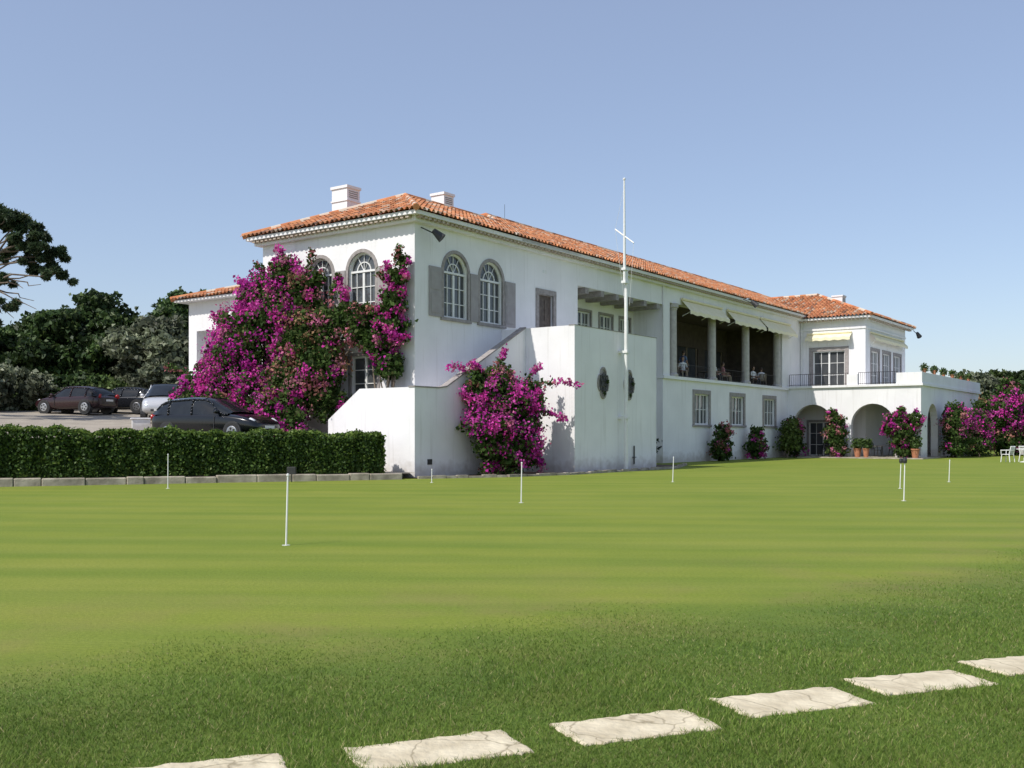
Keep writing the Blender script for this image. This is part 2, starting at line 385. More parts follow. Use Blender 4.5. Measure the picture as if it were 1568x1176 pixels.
def tsouth(s):
    x=s-.6; t=min(s,4.85)
    if x>11.0: t=0.01
    if x>6.2: t=max(t,min(x-6.2,8.1,58.6-x))
    return t
slope(-.6,-.6,1,0,0,1,59,tsouth,E,SL)
slope(-.6,9.1,0,-1,1,0,9.7,lambda s:min(s,9.7-s),E,SL)
slope(11,9.1,-1,0,0,-1,11.6,lambda s:min(11.6-s,4.85),E,SL)
slope(6.2,15.6,0,-1,1,0,16.2,lambda s:min(s,16.2-s),E,SL)
slope(58.6,15.6,-1,0,0,-1,52.4,lambda s:min(s,8.1,52.4-s),E,SL)
slope(40.4,13,0,-1,1,0,18.1,lambda s:min(5.6,18.1-s),9.6,SL)
slope(40.4,-5.1,1,0,0,1,11.2,lambda s:min(s,11.2-s),9.6,SL)
slope(51.6,-5.1,0,1,-1,0,18.1,lambda s:min(s,5.6),9.6,SL)
slope(1.4,16.8,0,-1,1,0,8.3,lambda s:min(s,5.4),8.02,.3)
slope(9,16.8,-1,0,0,-1,7.6,lambda s:min(7.6-s,5.4),8.02,.3)
def cap(p,q):
    p=Vector(p);q=Vector(q); n=max(1,int((q-p).length/.42))
    for i in range(n):
        a=p.lerp(q,i/n); b=p.lerp(q,(i+1.12)/n)
        c=tcol()
        if random.random()<.3: c=(.6,.5,.4)
        R.tube(a+Vector((0,0,.03)),b+Vector((0,0,.05)),.13,.11,n=8,col=c)
zr1=E+4.85*SL; zr2=E+8.1*SL; zr3=9.6+5.6*SL
cap((-.6,-.6,E),(4.25,4.25,zr1)); cap((-.6,9.1,E),(4.25,4.25,zr1)); cap((4.25,4.25,zr1),(11,4.25,zr1))
cap((11.05,4.25,zr1),(14.3,7.5,zr2)); cap((6.2,15.6,E),(14.3,7.5,zr2)); cap((14.3,7.5,zr2),(50.5,7.5,zr2)); cap((50.5,7.5,zr2),(58.6,-.6,E))
cap((40.4,-5.1,9.6),(46,.5,zr3)); cap((51.6,-5.1,9.6),(46,.5,zr3)); cap((46,.5,zr3),(46,13,zr3)); cap((1.4,16.8,8.02),(6.8,11.4,9.64))
R.obj('tiled_roof',M['tile'],house)
ch=MB()
def chim(x,y,w,d,z0,z1):
    ch.box(x-w/2,x+w/2,y-d/2,y+d/2,z0,z1-.7)
    ch.box(x-w/2-.04,x+w/2+.04,y-d/2-.04,y+d/2+.04,z1-.7,z1-.64)
    ch.box(x-w/2,x+w/2,y-d/2,y+d/2,z1-.64,z1-.12)
    ch.box(x-w/2-.05,x+w/2+.05,y-d/2-.05,y+d/2+.05,z1-.12,z1)
    for k in range(4):
        zz=z1-.54+k*.09
        B['stone'].box(x-w*.36,x+w*.36,y-d/2-.012,y-d/2+.01,zz,zz+.04)
chim(4,7.6,.8,.95,10,12.65); chim(9.6,6.6,.75,.8,10,13.3); chim(50,.2,.8,.8,9.8,12.3)
ch.obj('chimneys',M['wall'],house)
yS=-1.26
S=MB()
def prism(mb,pts,y0,y1):
    n=len(pts); vs=[(p[0],y0,p[1]) for p in pts]+[(p[0],y1,p[1]) for p in pts]
    mb.add(vs,[tuple(range(n)),tuple(range(2*n-1,n-1,-1))]+[(i,n+i,n+(i+1)%n,(i+1)%n)[::-1] for i in range(n)])
prism(S,[(-1.44,0),(5.455,0),(5.455,5.9),(.35,3.3),(-.1,3.24),(-1.44,3.24)],yS,yS+.25)
prism(B['stone'],[(-.1,3.243),(.35,3.303),(5.45,5.903),(5.45,5.96),(.33,3.35),(-.1,3.285)],yS-.03,yS+.28)
pts=[(yS+.253,0),(3.1,0),(3.1,2.1),(1.45,3.24),(yS+.253,3.24)]
n=len(pts); S.add([(-1.44,p[0],p[1]) for p in pts]+[(-1.18,p[0],p[1]) for p in pts],[tuple(range(n))[::-1],tuple(range(n,2*n))]+[(i,n+i,n+(i+1)%n,(i+1)%n) for i in range(n)])
S.box(5.46,12.4,-3.63,-3.38,0,5.9); S.box(5.46,5.71,-3.377,-.01,0,5.9); S.box(12.15,12.4,-3.377,-.01,0,5.9)
S.box(5.72,12.14,-3.37,-.02,4.7,4.9)
for i in range(16):
    x=-.6+i*.38; S.box(x,x+.376,yS+.26,-.01,0,2.2+i*.175)
S.obj('stair_and_landing_walls',M['wall'],house)
B['stone'].box(-1.47,-.103,yS-.03,yS+.28,3.243,3.285)
B['stone'].box(5.44,12.42,-3.65,-3.36,5.9,5.925)
Fq=Fr(0,-3.63,1,0)
fern=[]
for cx,cz in((7.65,3.68),(9.85,3.68)):
    out=[]
    for i in range(49):
        a=2*math.pi*i/48; r=.34+.11*abs(math.cos(2*a))**.6
        out.append((cx+r*math.cos(a)*.85,cz+r*math.sin(a)*1.25))
    big=[(cx+(p[0]-cx)*1.18,cz+(p[1]-cz)*1.18) for p in out]
    B['shutter'].add([Fq.P(p[0],.004,p[1]) for p in out[:-1]],[tuple(range(48))])  # flat grey plate on the wall, painted stand-in for the dark recess
    ring(B['stone'],Fq,out,big,0,.05)
    for k in range(-2,3):
        I.tube(Fq.P(cx+k*.13,.06,cz-.46+abs(k)*.08),Fq.P(cx+k*.13,.06,cz+.46-abs(k)*.08),.022,n=5)
    for k in (-.3,-.1,.1,.3): I.tube(Fq.P(cx-.32,.07,cz+k),Fq.P(cx+.32,.07,cz+k),.02,n=5)
    ring(I,Fq,[(cx+(p[0]-cx)*.5,cz+(p[1]-cz)*.5) for p in out],[(cx+(p[0]-cx)*.6,cz+(p[1]-cz)*.6) for p in out],.06,.09)
    fern+=[(cx-.05,-3.75,cz-.45),(cx+.2,-3.75,cz+.05)]
I.tube(Fq.P(10.25,.05,.25),Fq.P(10.25,.05,1.05),.03,n=6); I.tube(Fq.P(10.1,.06,.55),Fq.P(10.4,.06,.55),.02,n=6)
I.fbox(Fr(0,yS,1,0),-.75,-.5,.0,.02,.45,.65)
def flood(p,d):
    p=Vector(p); q=p+Vector((d[0]*.55,d[1]*.55,-.25)); I.tube(p,q,.025,n=6)
    I.tube(q+Vector((-d[0]*.05,-d[1]*.05,.12)),q+Vector((d[0]*.3,d[1]*.3,-.18)),.10,.19,n=10)
flood((.3,-.05,9.35),(.5,-.8)); flood((29.5,-.6,9.75),(.3,-.9)); flood((51.4,-5,9.4),(.9,-.3))
I.tube((10,7,11.5),(10,7,13.2),.015,n=4); I.tube((16,7.5,13),(16,7.5,14.1),.012,n=4)
B['frame'].tube((20.05,-.05,4.8),(20.05,-.05,9.5),.05,n=8); B['frame'].tube((40.9,-.12,4.9),(40.9,-.12,9.4),.05,n=8)
potl=[]
for i in range(6):
    x=39.6+i*2.6; B['terracotta'].lathe((x,-8.63,5.5),[(0,0),(.1,0),(.14,.22),(.17,.22),(.17,.27),(.13,.27),(.11,.2)],n=10); potl.append((x,-8.63,5.85))
names=dict(wall='walls',stone='stone_trim',shutter='shutters',frame='window_frames',glass='window_glass',woodgrey='terrace_door_frames',door='service_door',awning='awnings',iron='ironwork',interior='interior_surfaces',dentil='eave_course',terracotta='parapet_pots')
for k,mb in B.items():
    if mb.v: mb.obj(names[k],M[k],house)
# ------------------------------------------------------------------ foliage
def unit(n):
    d=rng.normal(size=(n,3)); return d/np.linalg.norm(d,axis=1)[:,None]
def mesh_np(name,V,C,k,mat,parent):
    n=len(C); me=bpy.data.meshes.new(name); me.vertices.add(n*k); me.vertices.foreach_set('co',V.astype(np.float32).ravel())
    me.loops.add(n*k); me.loops.foreach_set('vertex_index',np.arange(n*k,dtype=np.int32))
    me.polygons.add(n); me.polygons.foreach_set('loop_start',np.arange(0,n*k,k,dtype=np.int32)); me.polygons.foreach_set('loop_total',np.full(n,k,dtype=np.int32))
    me.update(); me.validate()
    at=me.attributes.new('Col','FLOAT_COLOR','FACE'); a=np.ones((n,4),np.float32); a[:,:3]=np.clip(C,0,1); at.data.foreach_set('color',a.ravel())
    me.materials.append(mat); o=bpy.data.objects.new(name,me); scene.collection.objects.link(o)
    if parent: o.parent=parent
    return o
class Fol:
    def __init__(s): s.V=[];s.C=[]
    def leaves(s,P,size,C,bias=None,asp=1.5):
        n=len(P)
        if n==0: return
        nn=unit(n)
        if bias is not None: nn=nn+bias*.8; nn/=np.linalg.norm(nn,axis=1)[:,None]
        t=np.cross(nn,unit(n)); t/=np.linalg.norm(t,axis=1)[:,None]+1e-9; b=np.cross(nn,t)
        sz=(size*rng.uniform(.6,1.3,n))[:,None]
        bend=nn*sz*.2
        V=np.stack([P-t*sz*asp*.5-bend,P-b*sz*.5+bend*.5,P+t*sz*asp*.5-bend,P+b*sz*.5+bend*.5],axis=1)
        s.V.append(V.reshape(-1,3)); s.C.append(C)
    def clump(s,c,r,n,size,cols,w,flat=(1,1,1),shell=.5,asp=1.5):
        c=np.array(c,float); d=unit(n); ph=rng.uniform(0,6.28,3)
        mod=1+.22*np.sin(d[:,0]*5+ph[0])*np.sin(d[:,1]*5+ph[1])+.18*np.sin(d[:,2]*7+ph[2])
        rad=r*mod*(shell+(1-shell)*rng.uniform(0,1,n)**.6)*np.where(rng.random(n)<.06,1.25,1)
        P=c+d*rad[:,None]*np.array(flat)
        cols=np.array(cols); idx=rng.choice(len(cols),n,p=np.array(w)/sum(w))
        C=cols[idx]*rng.uniform(.7,1.3,(n,1))
        s.leaves(P,size,C,d,asp)
    def obj(s,name,mat,parent=None):
        return mesh_np(name,np.concatenate(s.V),np.concatenate(s.C),4,mat,parent)
MAG=[(.60,.05,.35),(.68,.10,.46),(.42,.03,.29),(.58,.18,.32)]
DUL=[(.46,.17,.19),(.38,.18,.14),(.50,.22,.26),(.28,.17,.09)]
GRN=[(.06,.11,.025),(.085,.145,.035),(.04,.075,.02),(.12,.15,.05)]
def bou(fol,c,r,kind,n=None,flat=(1,1,1),size=.12):
    if n is None: n=int(1700*r*r)
    fol.clump(c,r*.95,int(n*1.0),size*1.05,GRN,[4,3,4,1.5],flat,.35)
    pal,wt,fr={'m':(MAG,[4,3,2.5,1],.9),'d':(MAG+DUL,[1,.7,.7,1,3,2.5,2,1.5],.6),'g':(MAG+DUL,[2,1,1,1,1,1,1,1],.2)}[kind]
    nb=int(30*r*r*fr)+4; dd=unit(nb)
    for k in range(nb):
        cc=np.array(c)+dd[k]*r*rng.uniform(.82,1.12)*np.array(flat)
        q=int(n*.95*fr/nb)
        colw=pal[rng.choice(len(pal),p=np.array(wt)/sum(wt))]
        P=cc+rng.normal(size=(q,3))*r*.15
        C=np.array([colw])*rng.uniform(.65,1.35,(q,1))
        fol.leaves(P,size*.85,C,np.repeat(dd[k][None],q,0),1.15)
def stems(mb,base,tips,r=.05):
    for t in tips:
        p=Vector(base)+Vector((random.uniform(-.3,.3),random.uniform(-.3,.3),0)); q=Vector(t); prev=p; n=5
        for i in range(1,n+1):
            x=p.lerp(q,i/n)+Vector((random.uniform(-.15,.15),random.uniform(-.15,.15),random.uniform(-.1,.1)))*(1 if i<n else 0)
            mb.tube(prev,x,r*(1-(i-1)/n*.7),r*(1-i/n*.7),n=6,caps=False); prev=x
def shoot(fol,mb,p,d,L,flower=True):
    p=Vector(p); d=Vector(d).normalized(); prev=p
    for i in range(7):
        q=prev+(d+Vector((0,0,-.09*i)))*L/7; mb.tube(prev,q,.016*(1-i/9),.014*(1-i/9),n=4,caps=False)
        k=22; P=np.array(q)+rng.normal(size=(k,3))*.08
        pal=np.array(MAG if (flower and i>2) else GRN[:3]+[DUL[0]])
        fol.leaves(P,.1,pal[rng.integers(0,4,k)]*rng.uniform(.7,1.2,(k,1))); prev=q
bv=empty('bougainvillea',(CX,CY,0),RZ); F1=Fol(); S1=MB()
cl=[(-1.4,11.0,3.5,.85,'m'),(-1.2,10.4,4.2,.75,'m'),(-1.2,9.6,4.3,1.0,'m'),(-1.0,9.0,5.9,1.0,'m'),(-1.6,8.1,4.7,1.3,'m'),(-.9,7.5,7.1,1.05,'m'),(-.8,8.3,7.2,.6,'g'),
(-.7,6.2,7.9,.8,'m'),(-1.1,6.4,6.3,1.2,'m'),(-1.8,6.9,3.2,1.1,'m'),(-.7,5.3,7.0,.85,'d'),(-1.0,4.5,5.3,1.2,'d'),(-1.5,5.0,3.4,1.2,'d'),(-1.3,3.8,4.1,1.1,'d'),
(-.7,3.1,6.0,.7,'g'),(-2.2,5.6,2.2,.95,'m'),(-2.4,7.6,2.4,.8,'g'),(-.7,2.2,5.5,.65,'d'),(-.6,1.3,5.0,.7,'g'),(-.5,.75,5.5,.7,'m'),(-.5,.65,6.5,.6,'m'),(-.45,.45,7.4,.45,'m'),(-.4,.2,8.0,.28,'m'),
(-.5,.8,4.1,.65,'g'),(-.5,2.0,6.3,.35,'d'),(-1.5,9.2,3.0,1.1,'m'),(-1.9,10.6,2.6,.9,'m'),(-1.6,11.7,2.9,.6,'m'),(-.6,4.5,7.7,.35,'g'),(-1.2,3.6,3.0,.9,'g'),(-1.3,7.4,5.9,.8,'d'),(-1.9,4.7,2.6,.7,'m'),(-1.4,5.4,5.0,.7,'m'),(-.5,1.4,6.0,.45,'d'),(-.6,6.9,8.4,.4,'d'),(-2.3,4.2,2.0,.6,'m')]
for x,y,z,r,k in cl: bou(F1,(x,y,z),r,k,flat=(.8,1,1))
stems(S1,(-.8,6,1.2),[(c[0],c[1],c[2]) for c in cl[:18]],.07); stems(S1,(-.5,1,1.0),[(c[0],c[1],c[2]) for c in cl[18:25]],.05)
for p,d,L in [((-.6,5.2,7.6),(0,-.2,1),1.7),((-.6,6.3,8.4),(-.2,.4,1),1.1),((-.5,3.2,6.5),(0,.2,1),1.6),((-.5,3.9,6.8),(0,-.3,1),1.4),((-.5,.5,7.8),(-.1,-.3,1),1.0),((-.5,.6,7),(-.1,.7,1),1.1),((-.5,.7,7.2),(-.1,.2,1),1.0),
              ((-.8,8.4,7.5),(-.3,.6,1),.9),((-1.5,11.5,4),(-.4,.8,.7),1.2),((-1,2.5,6),(-.3,-.2,1),1.5),((-1,1.6,5.6),(-.2,.3,1),1.3),((-1.0,9.6,6.2),(-.2,.8,.7),1.0),((-.6,7.6,8),(-.2,.5,1),.9)]:
    shoot(F1,S1,p,d,L,random.random()<.6)
F1.obj('bracts_and_leaves',M['petal'],bv); S1.obj('stems',M['bark'],bv)
bv=empty('bougainvillea',(CX,CY,0),RZ); F1=Fol(); S1=MB()
for x,y,z,r,k in [(2.0,-2.4,.9,.9,'g'),(1.6,-2.3,1.8,.95,'m'),(2.9,-2.6,1.4,1.0,'m'),(2.5,-2.2,2.7,1.05,'m'),(3.4,-2.5,2.5,.9,'m'),(1.7,-1.9,3.0,.7,'m'),(2.6,-2.0,3.6,.65,'d'),(3.9,-2.6,3.2,.5,'m'),(3.2,-2.8,.8,.7,'m'),(1.5,-1.8,3.6,.4,'d'),(2.2,-2.9,.6,.6,'m')]:
    bou(F1,(x,y,z),r,k,size=.11)
stems(S1,(2.4,-2.3,0),[(1.8,-2.2,2),(3,-2.4,2.6),(2.5,-2.1,3.5),(2.0,-2.2,3.0)],.05)
for p,d,L in [((3.8,-2.6,3.3),(.6,-.9,.45),2.0),((3.6,-2.4,3.2),(.5,-.2,1),1.7),((2.0,-1.8,3.7),(-.8,.6,.6),1.6),((1.8,-2.0,3.6),(-.7,.1,.9),1.2),((3.6,-2.8,2.4),(.6,-.9,.1),1.3),((2.6,-2,3.9),(.3,0,1),1.3)]:
    shoot(F1,S1,p,d,L,True)
F1.obj('bracts_and_leaves',M['petal'],bv); S1.obj('stems',M['bark'],bv)
def shrub(a,b,items,size=.13):
    e=empty('bougainvillea',(CX,CY,0),RZ); f=Fol(); s=MB()
    for dx,dy,z,r,k in items: bou(f,(a+dx,b+dy,z),r,k,size=size,n=int(1100*r*r)+80)
    stems(s,(a,b,0),[(a+i[0],b+i[1],i[2]) for i in items],.05)
    f.obj('bracts_and_leaves',M['petal'],e); s.obj('stems',M['bark'],e)
shrub(25.8,-.8,[(0,0,.8,.7,'g'),(.2,0,1.6,.55,'d'),(0,0,.5,.6,'g')])
shrub(31.0,-.8,[(0,0,.8,.7,'g'),(.1,0,1.6,.5,'g'),(.2,0,.6,.6,'m')])
shrub(37.2,-.9,[(0,0,.8,.8,'g'),(.1,0,1.8,.7,'g'),(0,.1,2.4,.4,'g')])
shrub(37.9,-3.6,[(0,0,.6,.7,'g'),(0,.1,1.5,.75,'g'),(.1,.1,2.4,.6,'d'),(.1,.4,2.9,.35,'d')])
shrub(37.7,-7.9,[(0,0,.6,.7,'g'),(0,0,1.5,.9,'m'),(-.1,.4,2.3,.75,'m'),(0,-.6,2.5,.55,'m'),(0,.9,1.9,.5,'m'),(0,.2,3.0,.3,'d')])
shrub(42.5,-9.9,[(0,0,.8,.9,'g'),(0,.1,2.2,.9,'d'),(.5,.2,3.0,.7,'g'),(1.6,0,1.2,.9,'g'),(1.5,0,2.5,.8,'m')])
shrub(47.5,-10.2,[(0,0,.8,1.0,'g'),(0,.1,2.2,1.0,'m'),(1.5,.2,2.0,1,'g'),(1.6,0,3.4,.7,'g')])
shrub(52.5,-11.2,[(0,0,1.1,1.2,'g'),(0,.1,2.9,1.2,'m'),(1.5,-.4,2.6,1.3,'m'),(.8,0,4.1,1.0,'d'),(2.6,-.5,1.2,1.2,'g'),(1.2,0,5.2,.6,'g')],.16)
shrub(54.5,-13.8,[(0,0,1.1,1.2,'g'),(0,.1,2.4,1.1,'m'),(.8,0,3.4,.7,'g')],.16)
def gshrub(a,b,items,cols=GRN,size=.12):
    e=empty('green_shrub',(CX,CY,0),RZ); f=Fol(); s=MB()
    for dx,dy,z,r in items: f.clump((a+dx,b+dy,z),r,int(1500*r*r)+60,size,cols,[3,3,3,1],(1,1,1),.3)
    stems(s,(a,b,0),[(a+i[0],b+i[1],i[2]) for i in items],.04)
    f.obj('leaves',M['leaf'],e); s.obj('stems',M['bark'],e)
DG=[(.02,.04,.012),(.03,.055,.015),(.015,.03,.01),(.04,.06,.02)]
gshrub(14.4,-1.7,[(0,0,.7,.8),(.5,.1,1.3,.7),(0,0,1.5,.55)],cols=DG)
shrub(15.3,-.3,[(0,0,3.0,.3,'m'),(.1,0,2.5,.3,'g')])
gshrub(36.0,-1.0,[(0,0,1.0,.7),(.1,0,1.9,.6)],cols=[(.10,.15,.03),(.13,.19,.04),(.07,.11,.025),(.16,.2,.05)])
f=Fol()
for (x,y,z) in potl: f.clump((x,y,z),.26,200,.09,GRN,[3,3,3,1])
f.obj('pot_plant_leaves',M['leaf'],house)
f=Fol()
for p in fern: f.clump(p,.09,30,.06,GRN,[3,3,3,1],(1,.5,1))
f.obj('grille_ferns',M['leaf'],house)
hs=(-15.1,29.9); hd=(.917,.398); hn=(-.398,.917); HA=math.atan2(.398,.917)
def hw(s,n): return (hs[0]+hd[0]*s+hn[0]*n, hs[1]+hd[1]*s+hn[1]*n)
hedge=empty('clipped_hedge',(hs[0],hs[1],0),HA); HE=11.75
hb=MB(); hb.box(-9,HE-.12,.55,1.55,.2,1.42); hb.obj('hedge_core',noise_mat('hedge_dark_core',(.012,.02,.008),(.03,.045,.015),8,.9,.3),hedge)  # solid near-black green box filling the hedge behind the leaves
f=Fol(); n=100000
P=np.zeros((n,3)); P[:,0]=rng.uniform(-9.05,HE,n)
side=rng.random(n)
und=.05*np.sin(P[:,0]*1.7)+.04*np.sin(P[:,0]*4.1+1)+.03*np.sin(P[:,0]*9.3)
top=1.62-.012*P[:,0]+und
fr_=side<.5; tp=(side>=.5)&(side<.85); bk=side>=.85
P[:,1]=np.where(fr_,.42+rng.normal(0,.06,n)+.05*np.sin(P[:,0]*2.3)+.04*np.sin(P[:,0]*6.1+P[:,0]),np.where(bk,1.62+rng.normal(0,.05,n),rng.uniform(.4,1.65,n)))
P[:,2]=np.where(tp,top+np.abs(rng.normal(0,.055,n)),.22+(top-.22)*rng.random(n))
ends=rng.random(n)<.05; P[ends,0]=HE+rng.normal(0,.06,ends.sum()); P[ends,1]=rng.uniform(.4,1.65,ends.sum()); P[ends,2]=.22+(1.5-.22)*rng.random(ends.sum())
bias=np.zeros((n,3)); bias[:,1]=np.where(fr_,-1,0); bias[:,2]=np.where(tp,1,.2)
pal=np.array([(.055,.105,.02),(.09,.16,.03),(.035,.07,.016),(.15,.22,.045)])
idx=rng.choice(4,n,p=[.35,.3,.22,.13]); C=pal[idx]*rng.uniform(.7,1.25,(n,1)); yg=tp&(rng.random(n)<.5); C[yg]=np.array((.17,.25,.05))*rng.uniform(.8,1.2,(yg.sum(),1))
f.leaves(P,.07,C,bias); f.obj('hedge_leaves',M['leaf'],hedge)
kb=MB(); s=-12.0
while s<12.0:
    L=random.uniform(.5,1.3); j=random.uniform(-.03,.03)
    kb.box(s,s+L-.015,-.02+j,.34+j,-.05,.22+random.uniform(-.03,.03)); s+=L
kerb=kb.obj('stone_kerb',M['kerb'],None,bevel=.03); kerb.location=(hs[0],hs[1],0); kerb.rotation_euler=(0,0,HA)
eb=MB()
def edge_line(p,q):
    p=Vector(p);q=Vector(q);L=(q-p).length;d=(q-p)/L;nrm=Vector((-d.y,d.x,0));s=0
    while s<L-.1:
        l=min(random.uniform(.35,.6),L-s); a=p+d*s; b=p+d*(s+l-.02); h=random.uniform(.06,.12)
        o=[a-nrm*.08,b-nrm*.08,b+nrm*.08,a+nrm*.08]
        eb.add([(v.x,v.y,-.02) for v in o]+[(v.x,v.y,h) for v in o],[(4,5,6,7),(0,1,5,4),(1,2,6,5),(2,3,7,6),(3,0,4,7)]); s+=l
edge_line((-2.0,-1.9,0),(1.0,-3.6,0)); edge_line((1.0,-3.6,0),(4.0,-4.3,0)); edge_line((4.0,-4.3,0),(13.0,-4.3,0)); edge_line((13.0,-4.3,0),(17.5,-2.6,0))
o=eb.obj('bed_edging_stones',M['kerb']); o.location=(CX,CY,0); o.rotation_euler=(0,0,RZ)
sb=MB(); sb.add([(-2,-1.9,.012),(1,-3.6,.012),(4,-4.3,.012),(13,-4.3,.012),(17.5,-2.6,.012),(17.5,.1,.012),(-1.4,.1,.012)],[tuple(range(7))])
o=sb.obj('planting_bed',M['soil']); o.location=(CX,CY,0); o.rotation_euler=(0,0,RZ)
# ------------------------------------------------------------------ terrain
def sm(x,a,b):
    t=np.clip((x-a)/(b-a),0,1); return t*t*(3-2*t)
def th(s,n):
    h=.22+sm(n,1.5,2.2)*.95+np.clip(n-1.6,0,60)*.066
    f=1-sm(s,9.0,11.4); return .2*(1-f)+h*f
def terrain(name,s0,s1,n0,n1,ds,dn,mat,off=0):
    ss=np.arange(s0,s1+1e-6,ds); nn=np.concatenate([np.arange(n0,min(n1,6),.35),np.arange(max(n0,6),n1+1e-6,dn)])
    mb=MB(); vs=[]
    for a in ss:
        for b in nn:
            x,y=hw(a,b); vs.append((x,y,float(th(a,b))+off))
    m=len(nn); fs=[(i*m+j,(i+1)*m+j,(i+1)*m+j+1,i*m+j+1) for i in range(len(ss)-1) for j in range(m-1)]
    mb.add(vs,fs); return mb.obj(name,mat,smooth=True)
M['drive']=noise_mat('pale_driveway',(.27,.235,.19),(.36,.32,.26),1.2,.95,.3,bscale=30)
M['earth']=noise_mat('dry_grass_slope',(.07,.085,.03),(.2,.17,.09),.6,.95,.5)
terrain('driveway',-30,13.4,.34,30,1.0,1.5,M['drive'])
terrain('hillside',-140,13.4,28,160,4,4,M['earth'],-.02)
terrain('hillside',-140,-30,.34,30,4,1.5,M['earth'],0)
# ------------------------------------------------------------------ lawn
def lawn():
    m,nt,b=new_mat('lawn_grass'); L=nt.links
    g=N(nt,'ShaderNodeNewGeometry'); sp=N(nt,'ShaderNodeSeparateXYZ'); L.new(g.outputs['Position'],sp.inputs[0])
    def math_(op,a,b_=None,c=None):
        n=N(nt,'ShaderNodeMath',operation=op)
        for i,v in enumerate((a,b_,c)):
            if v is None: continue
            if isinstance(v,(int,float)): n.inputs[i].default_value=v
            else: L.new(v,n.inputs[i])
        return n.outputs[0]
    def noise(sc,det=6,vec=None,rough=.6):
        n=N(nt,'ShaderNodeTexNoise'); n.inputs['Scale'].default_value=sc; n.inputs['Detail'].default_value=det; n.inputs['Roughness'].default_value=rough
        L.new(vec or g.outputs['Position'],n.inputs['Vector']); return n.outputs['Fac']
    def ramp(f,stops):
        r=N(nt,'ShaderNodeValToRGB'); e=r.color_ramp.elements
        e[0].position=stops[0][0]; e[0].color=(*stops[0][1],1); e[1].position=stops[-1][0]; e[1].color=(*stops[-1][1],1)
        for p,c in stops[1:-1]:
            x=e.new(p); x.color=(*c,1)
        L.new(f,r.inputs[0]); return r.outputs[0]
    def mix(f,a,b_,mode='MIX'):
        n=N(nt,'ShaderNodeMixRGB',blend_type=mode)
        for i,v in zip((0,1,2),(f,a,b_)):
            if isinstance(v,(int,float)): n.inputs[i].default_value=v
            elif isinstance(v,tuple): n.inputs[i].default_value=(*v,1)
            else: L.new(v,n.inputs[i])
        return n.outputs[0]
    X,Y=sp.outputs[0],sp.outputs[1]
    x2=math_('MULTIPLY',X,X)
    e1=math_('MULTIPLY_ADD',X,-.47,math_('ADD',Y,-7.5)); e2=math_('MULTIPLY_ADD',x2,-.035,e1)
    e3=math_('MULTIPLY_ADD',noise(1.1),2.0,math_('ADD',e2,-1.0))
    mr=N(nt,'ShaderNodeMapRange',interpolation_type='SMOOTHSTEP'); mr.inputs['From Min'].default_value=-1.2; mr.inputs['From Max'].default_value=1.5; L.new(e3,mr.inputs['Value'])
    mask=mr.outputs[0]
    mp=N(nt,'ShaderNodeMapping'); mp.inputs['Rotation'].default_value=(0,0,math.radians(6)); L.new(g.outputs['Position'],mp.inputs[0])
    wv=N(nt,'ShaderNodeTexWave',bands_direction='Y',wave_profile='SIN'); wv.inputs['Scale'].default_value=.19; wv.inputs['Distortion'].default_value=1.6; wv.inputs['Detail'].default_value=3; wv.inputs['Detail Scale'].default_value=.4
    L.new(mp.outputs[0],wv.inputs['Vector'])
    stripe=ramp(wv.outputs['Fac'],[(.25,(0,0,0)),(.75,(.42,.42,.42))])
    mps=N(nt,'ShaderNodeMapping'); mps.inputs['Rotation'].default_value=(0,0,math.radians(5)); mps.inputs['Scale'].default_value=(.10,1.3,1); L.new(g.outputs['Position'],mps.inputs[0])
    streak=noise(1.0,6,mps.outputs[0])
    base=ramp(noise(.3,8),[(.3,(.155,.215,.028)),(.5,(.19,.24,.032)),(.7,(.23,.26,.042))])
    base=mix(stripe,base,(.12,.19,.026))
    base=mix(ramp(streak,[(.4,(0,0,0)),(.65,(.5,.5,.5))]),base,(.25,.275,.055))
    base=mix(.85,base,ramp(noise(28,5,None,.85),[(.3,(.55,.6,.5)),(.7,(1.35,1.3,1.35))]),'MULTIPLY')
    mr2=N(nt,'ShaderNodeMapRange'); mr2.inputs['From Min'].default_value=-.5; mr2.inputs['From Max'].default_value=4.5; mr2.inputs['To Min'].default_value=1; mr2.inputs['To Max'].default_value=0; L.new(e2,mr2.inputs['Value'])
    dry=math_('MULTIPLY',ramp(noise(.7,8),[(.46,(0,0,0)),(.66,(1,1,1))]),mr2.outputs[0])
    base=mix(math_('MULTIPLY',dry,.7),base,(.25,.195,.08))
    rough=ramp(noise(1.3,8),[(.3,(.08,.135,.025)),(.5,(.11,.17,.03)),(.72,(.16,.19,.045))])
    rough=mix(.8,rough,ramp(noise(45,3,None,.8),[(.3,(.45,.5,.45)),(.7,(1.35,1.3,1.3))]),'MULTIPLY')
    col=mix(mask,rough,base)
    L.new(col,b.inputs['Base Color']); b.inputs['Roughness'].default_value=.85; b.inputs['Specular IOR Level'].default_value=.15
    bp=N(nt,'ShaderNodeBump'); bp.inputs['Strength'].default_value=.6; bp.inputs['Distance'].default_value=.02
    L.new(noise(60,3,None,.8),bp.inputs['Height']); L.new(bp.outputs[0],b.inputs['Normal'])
    return m
gm=MB(); gm.add([(-2500,-600,0),(2500,-600,0),(2500,3000,0),(-2500,3000,0)],[(0,1,2,3)])
gm.obj('lawn_ground',lawn())
slabs=[(-1.42,4.60,21,.78),(-.36,4.96,23,.84),(.66,5.37,22,.82),(1.62,5.87,20,.84),(2.55,6.33,20,.84),(3.5,6.83,20,.84),(4.5,7.3,22,.84),(-2.45,4.1,22,.8),(5.45,7.8,22,.84)]
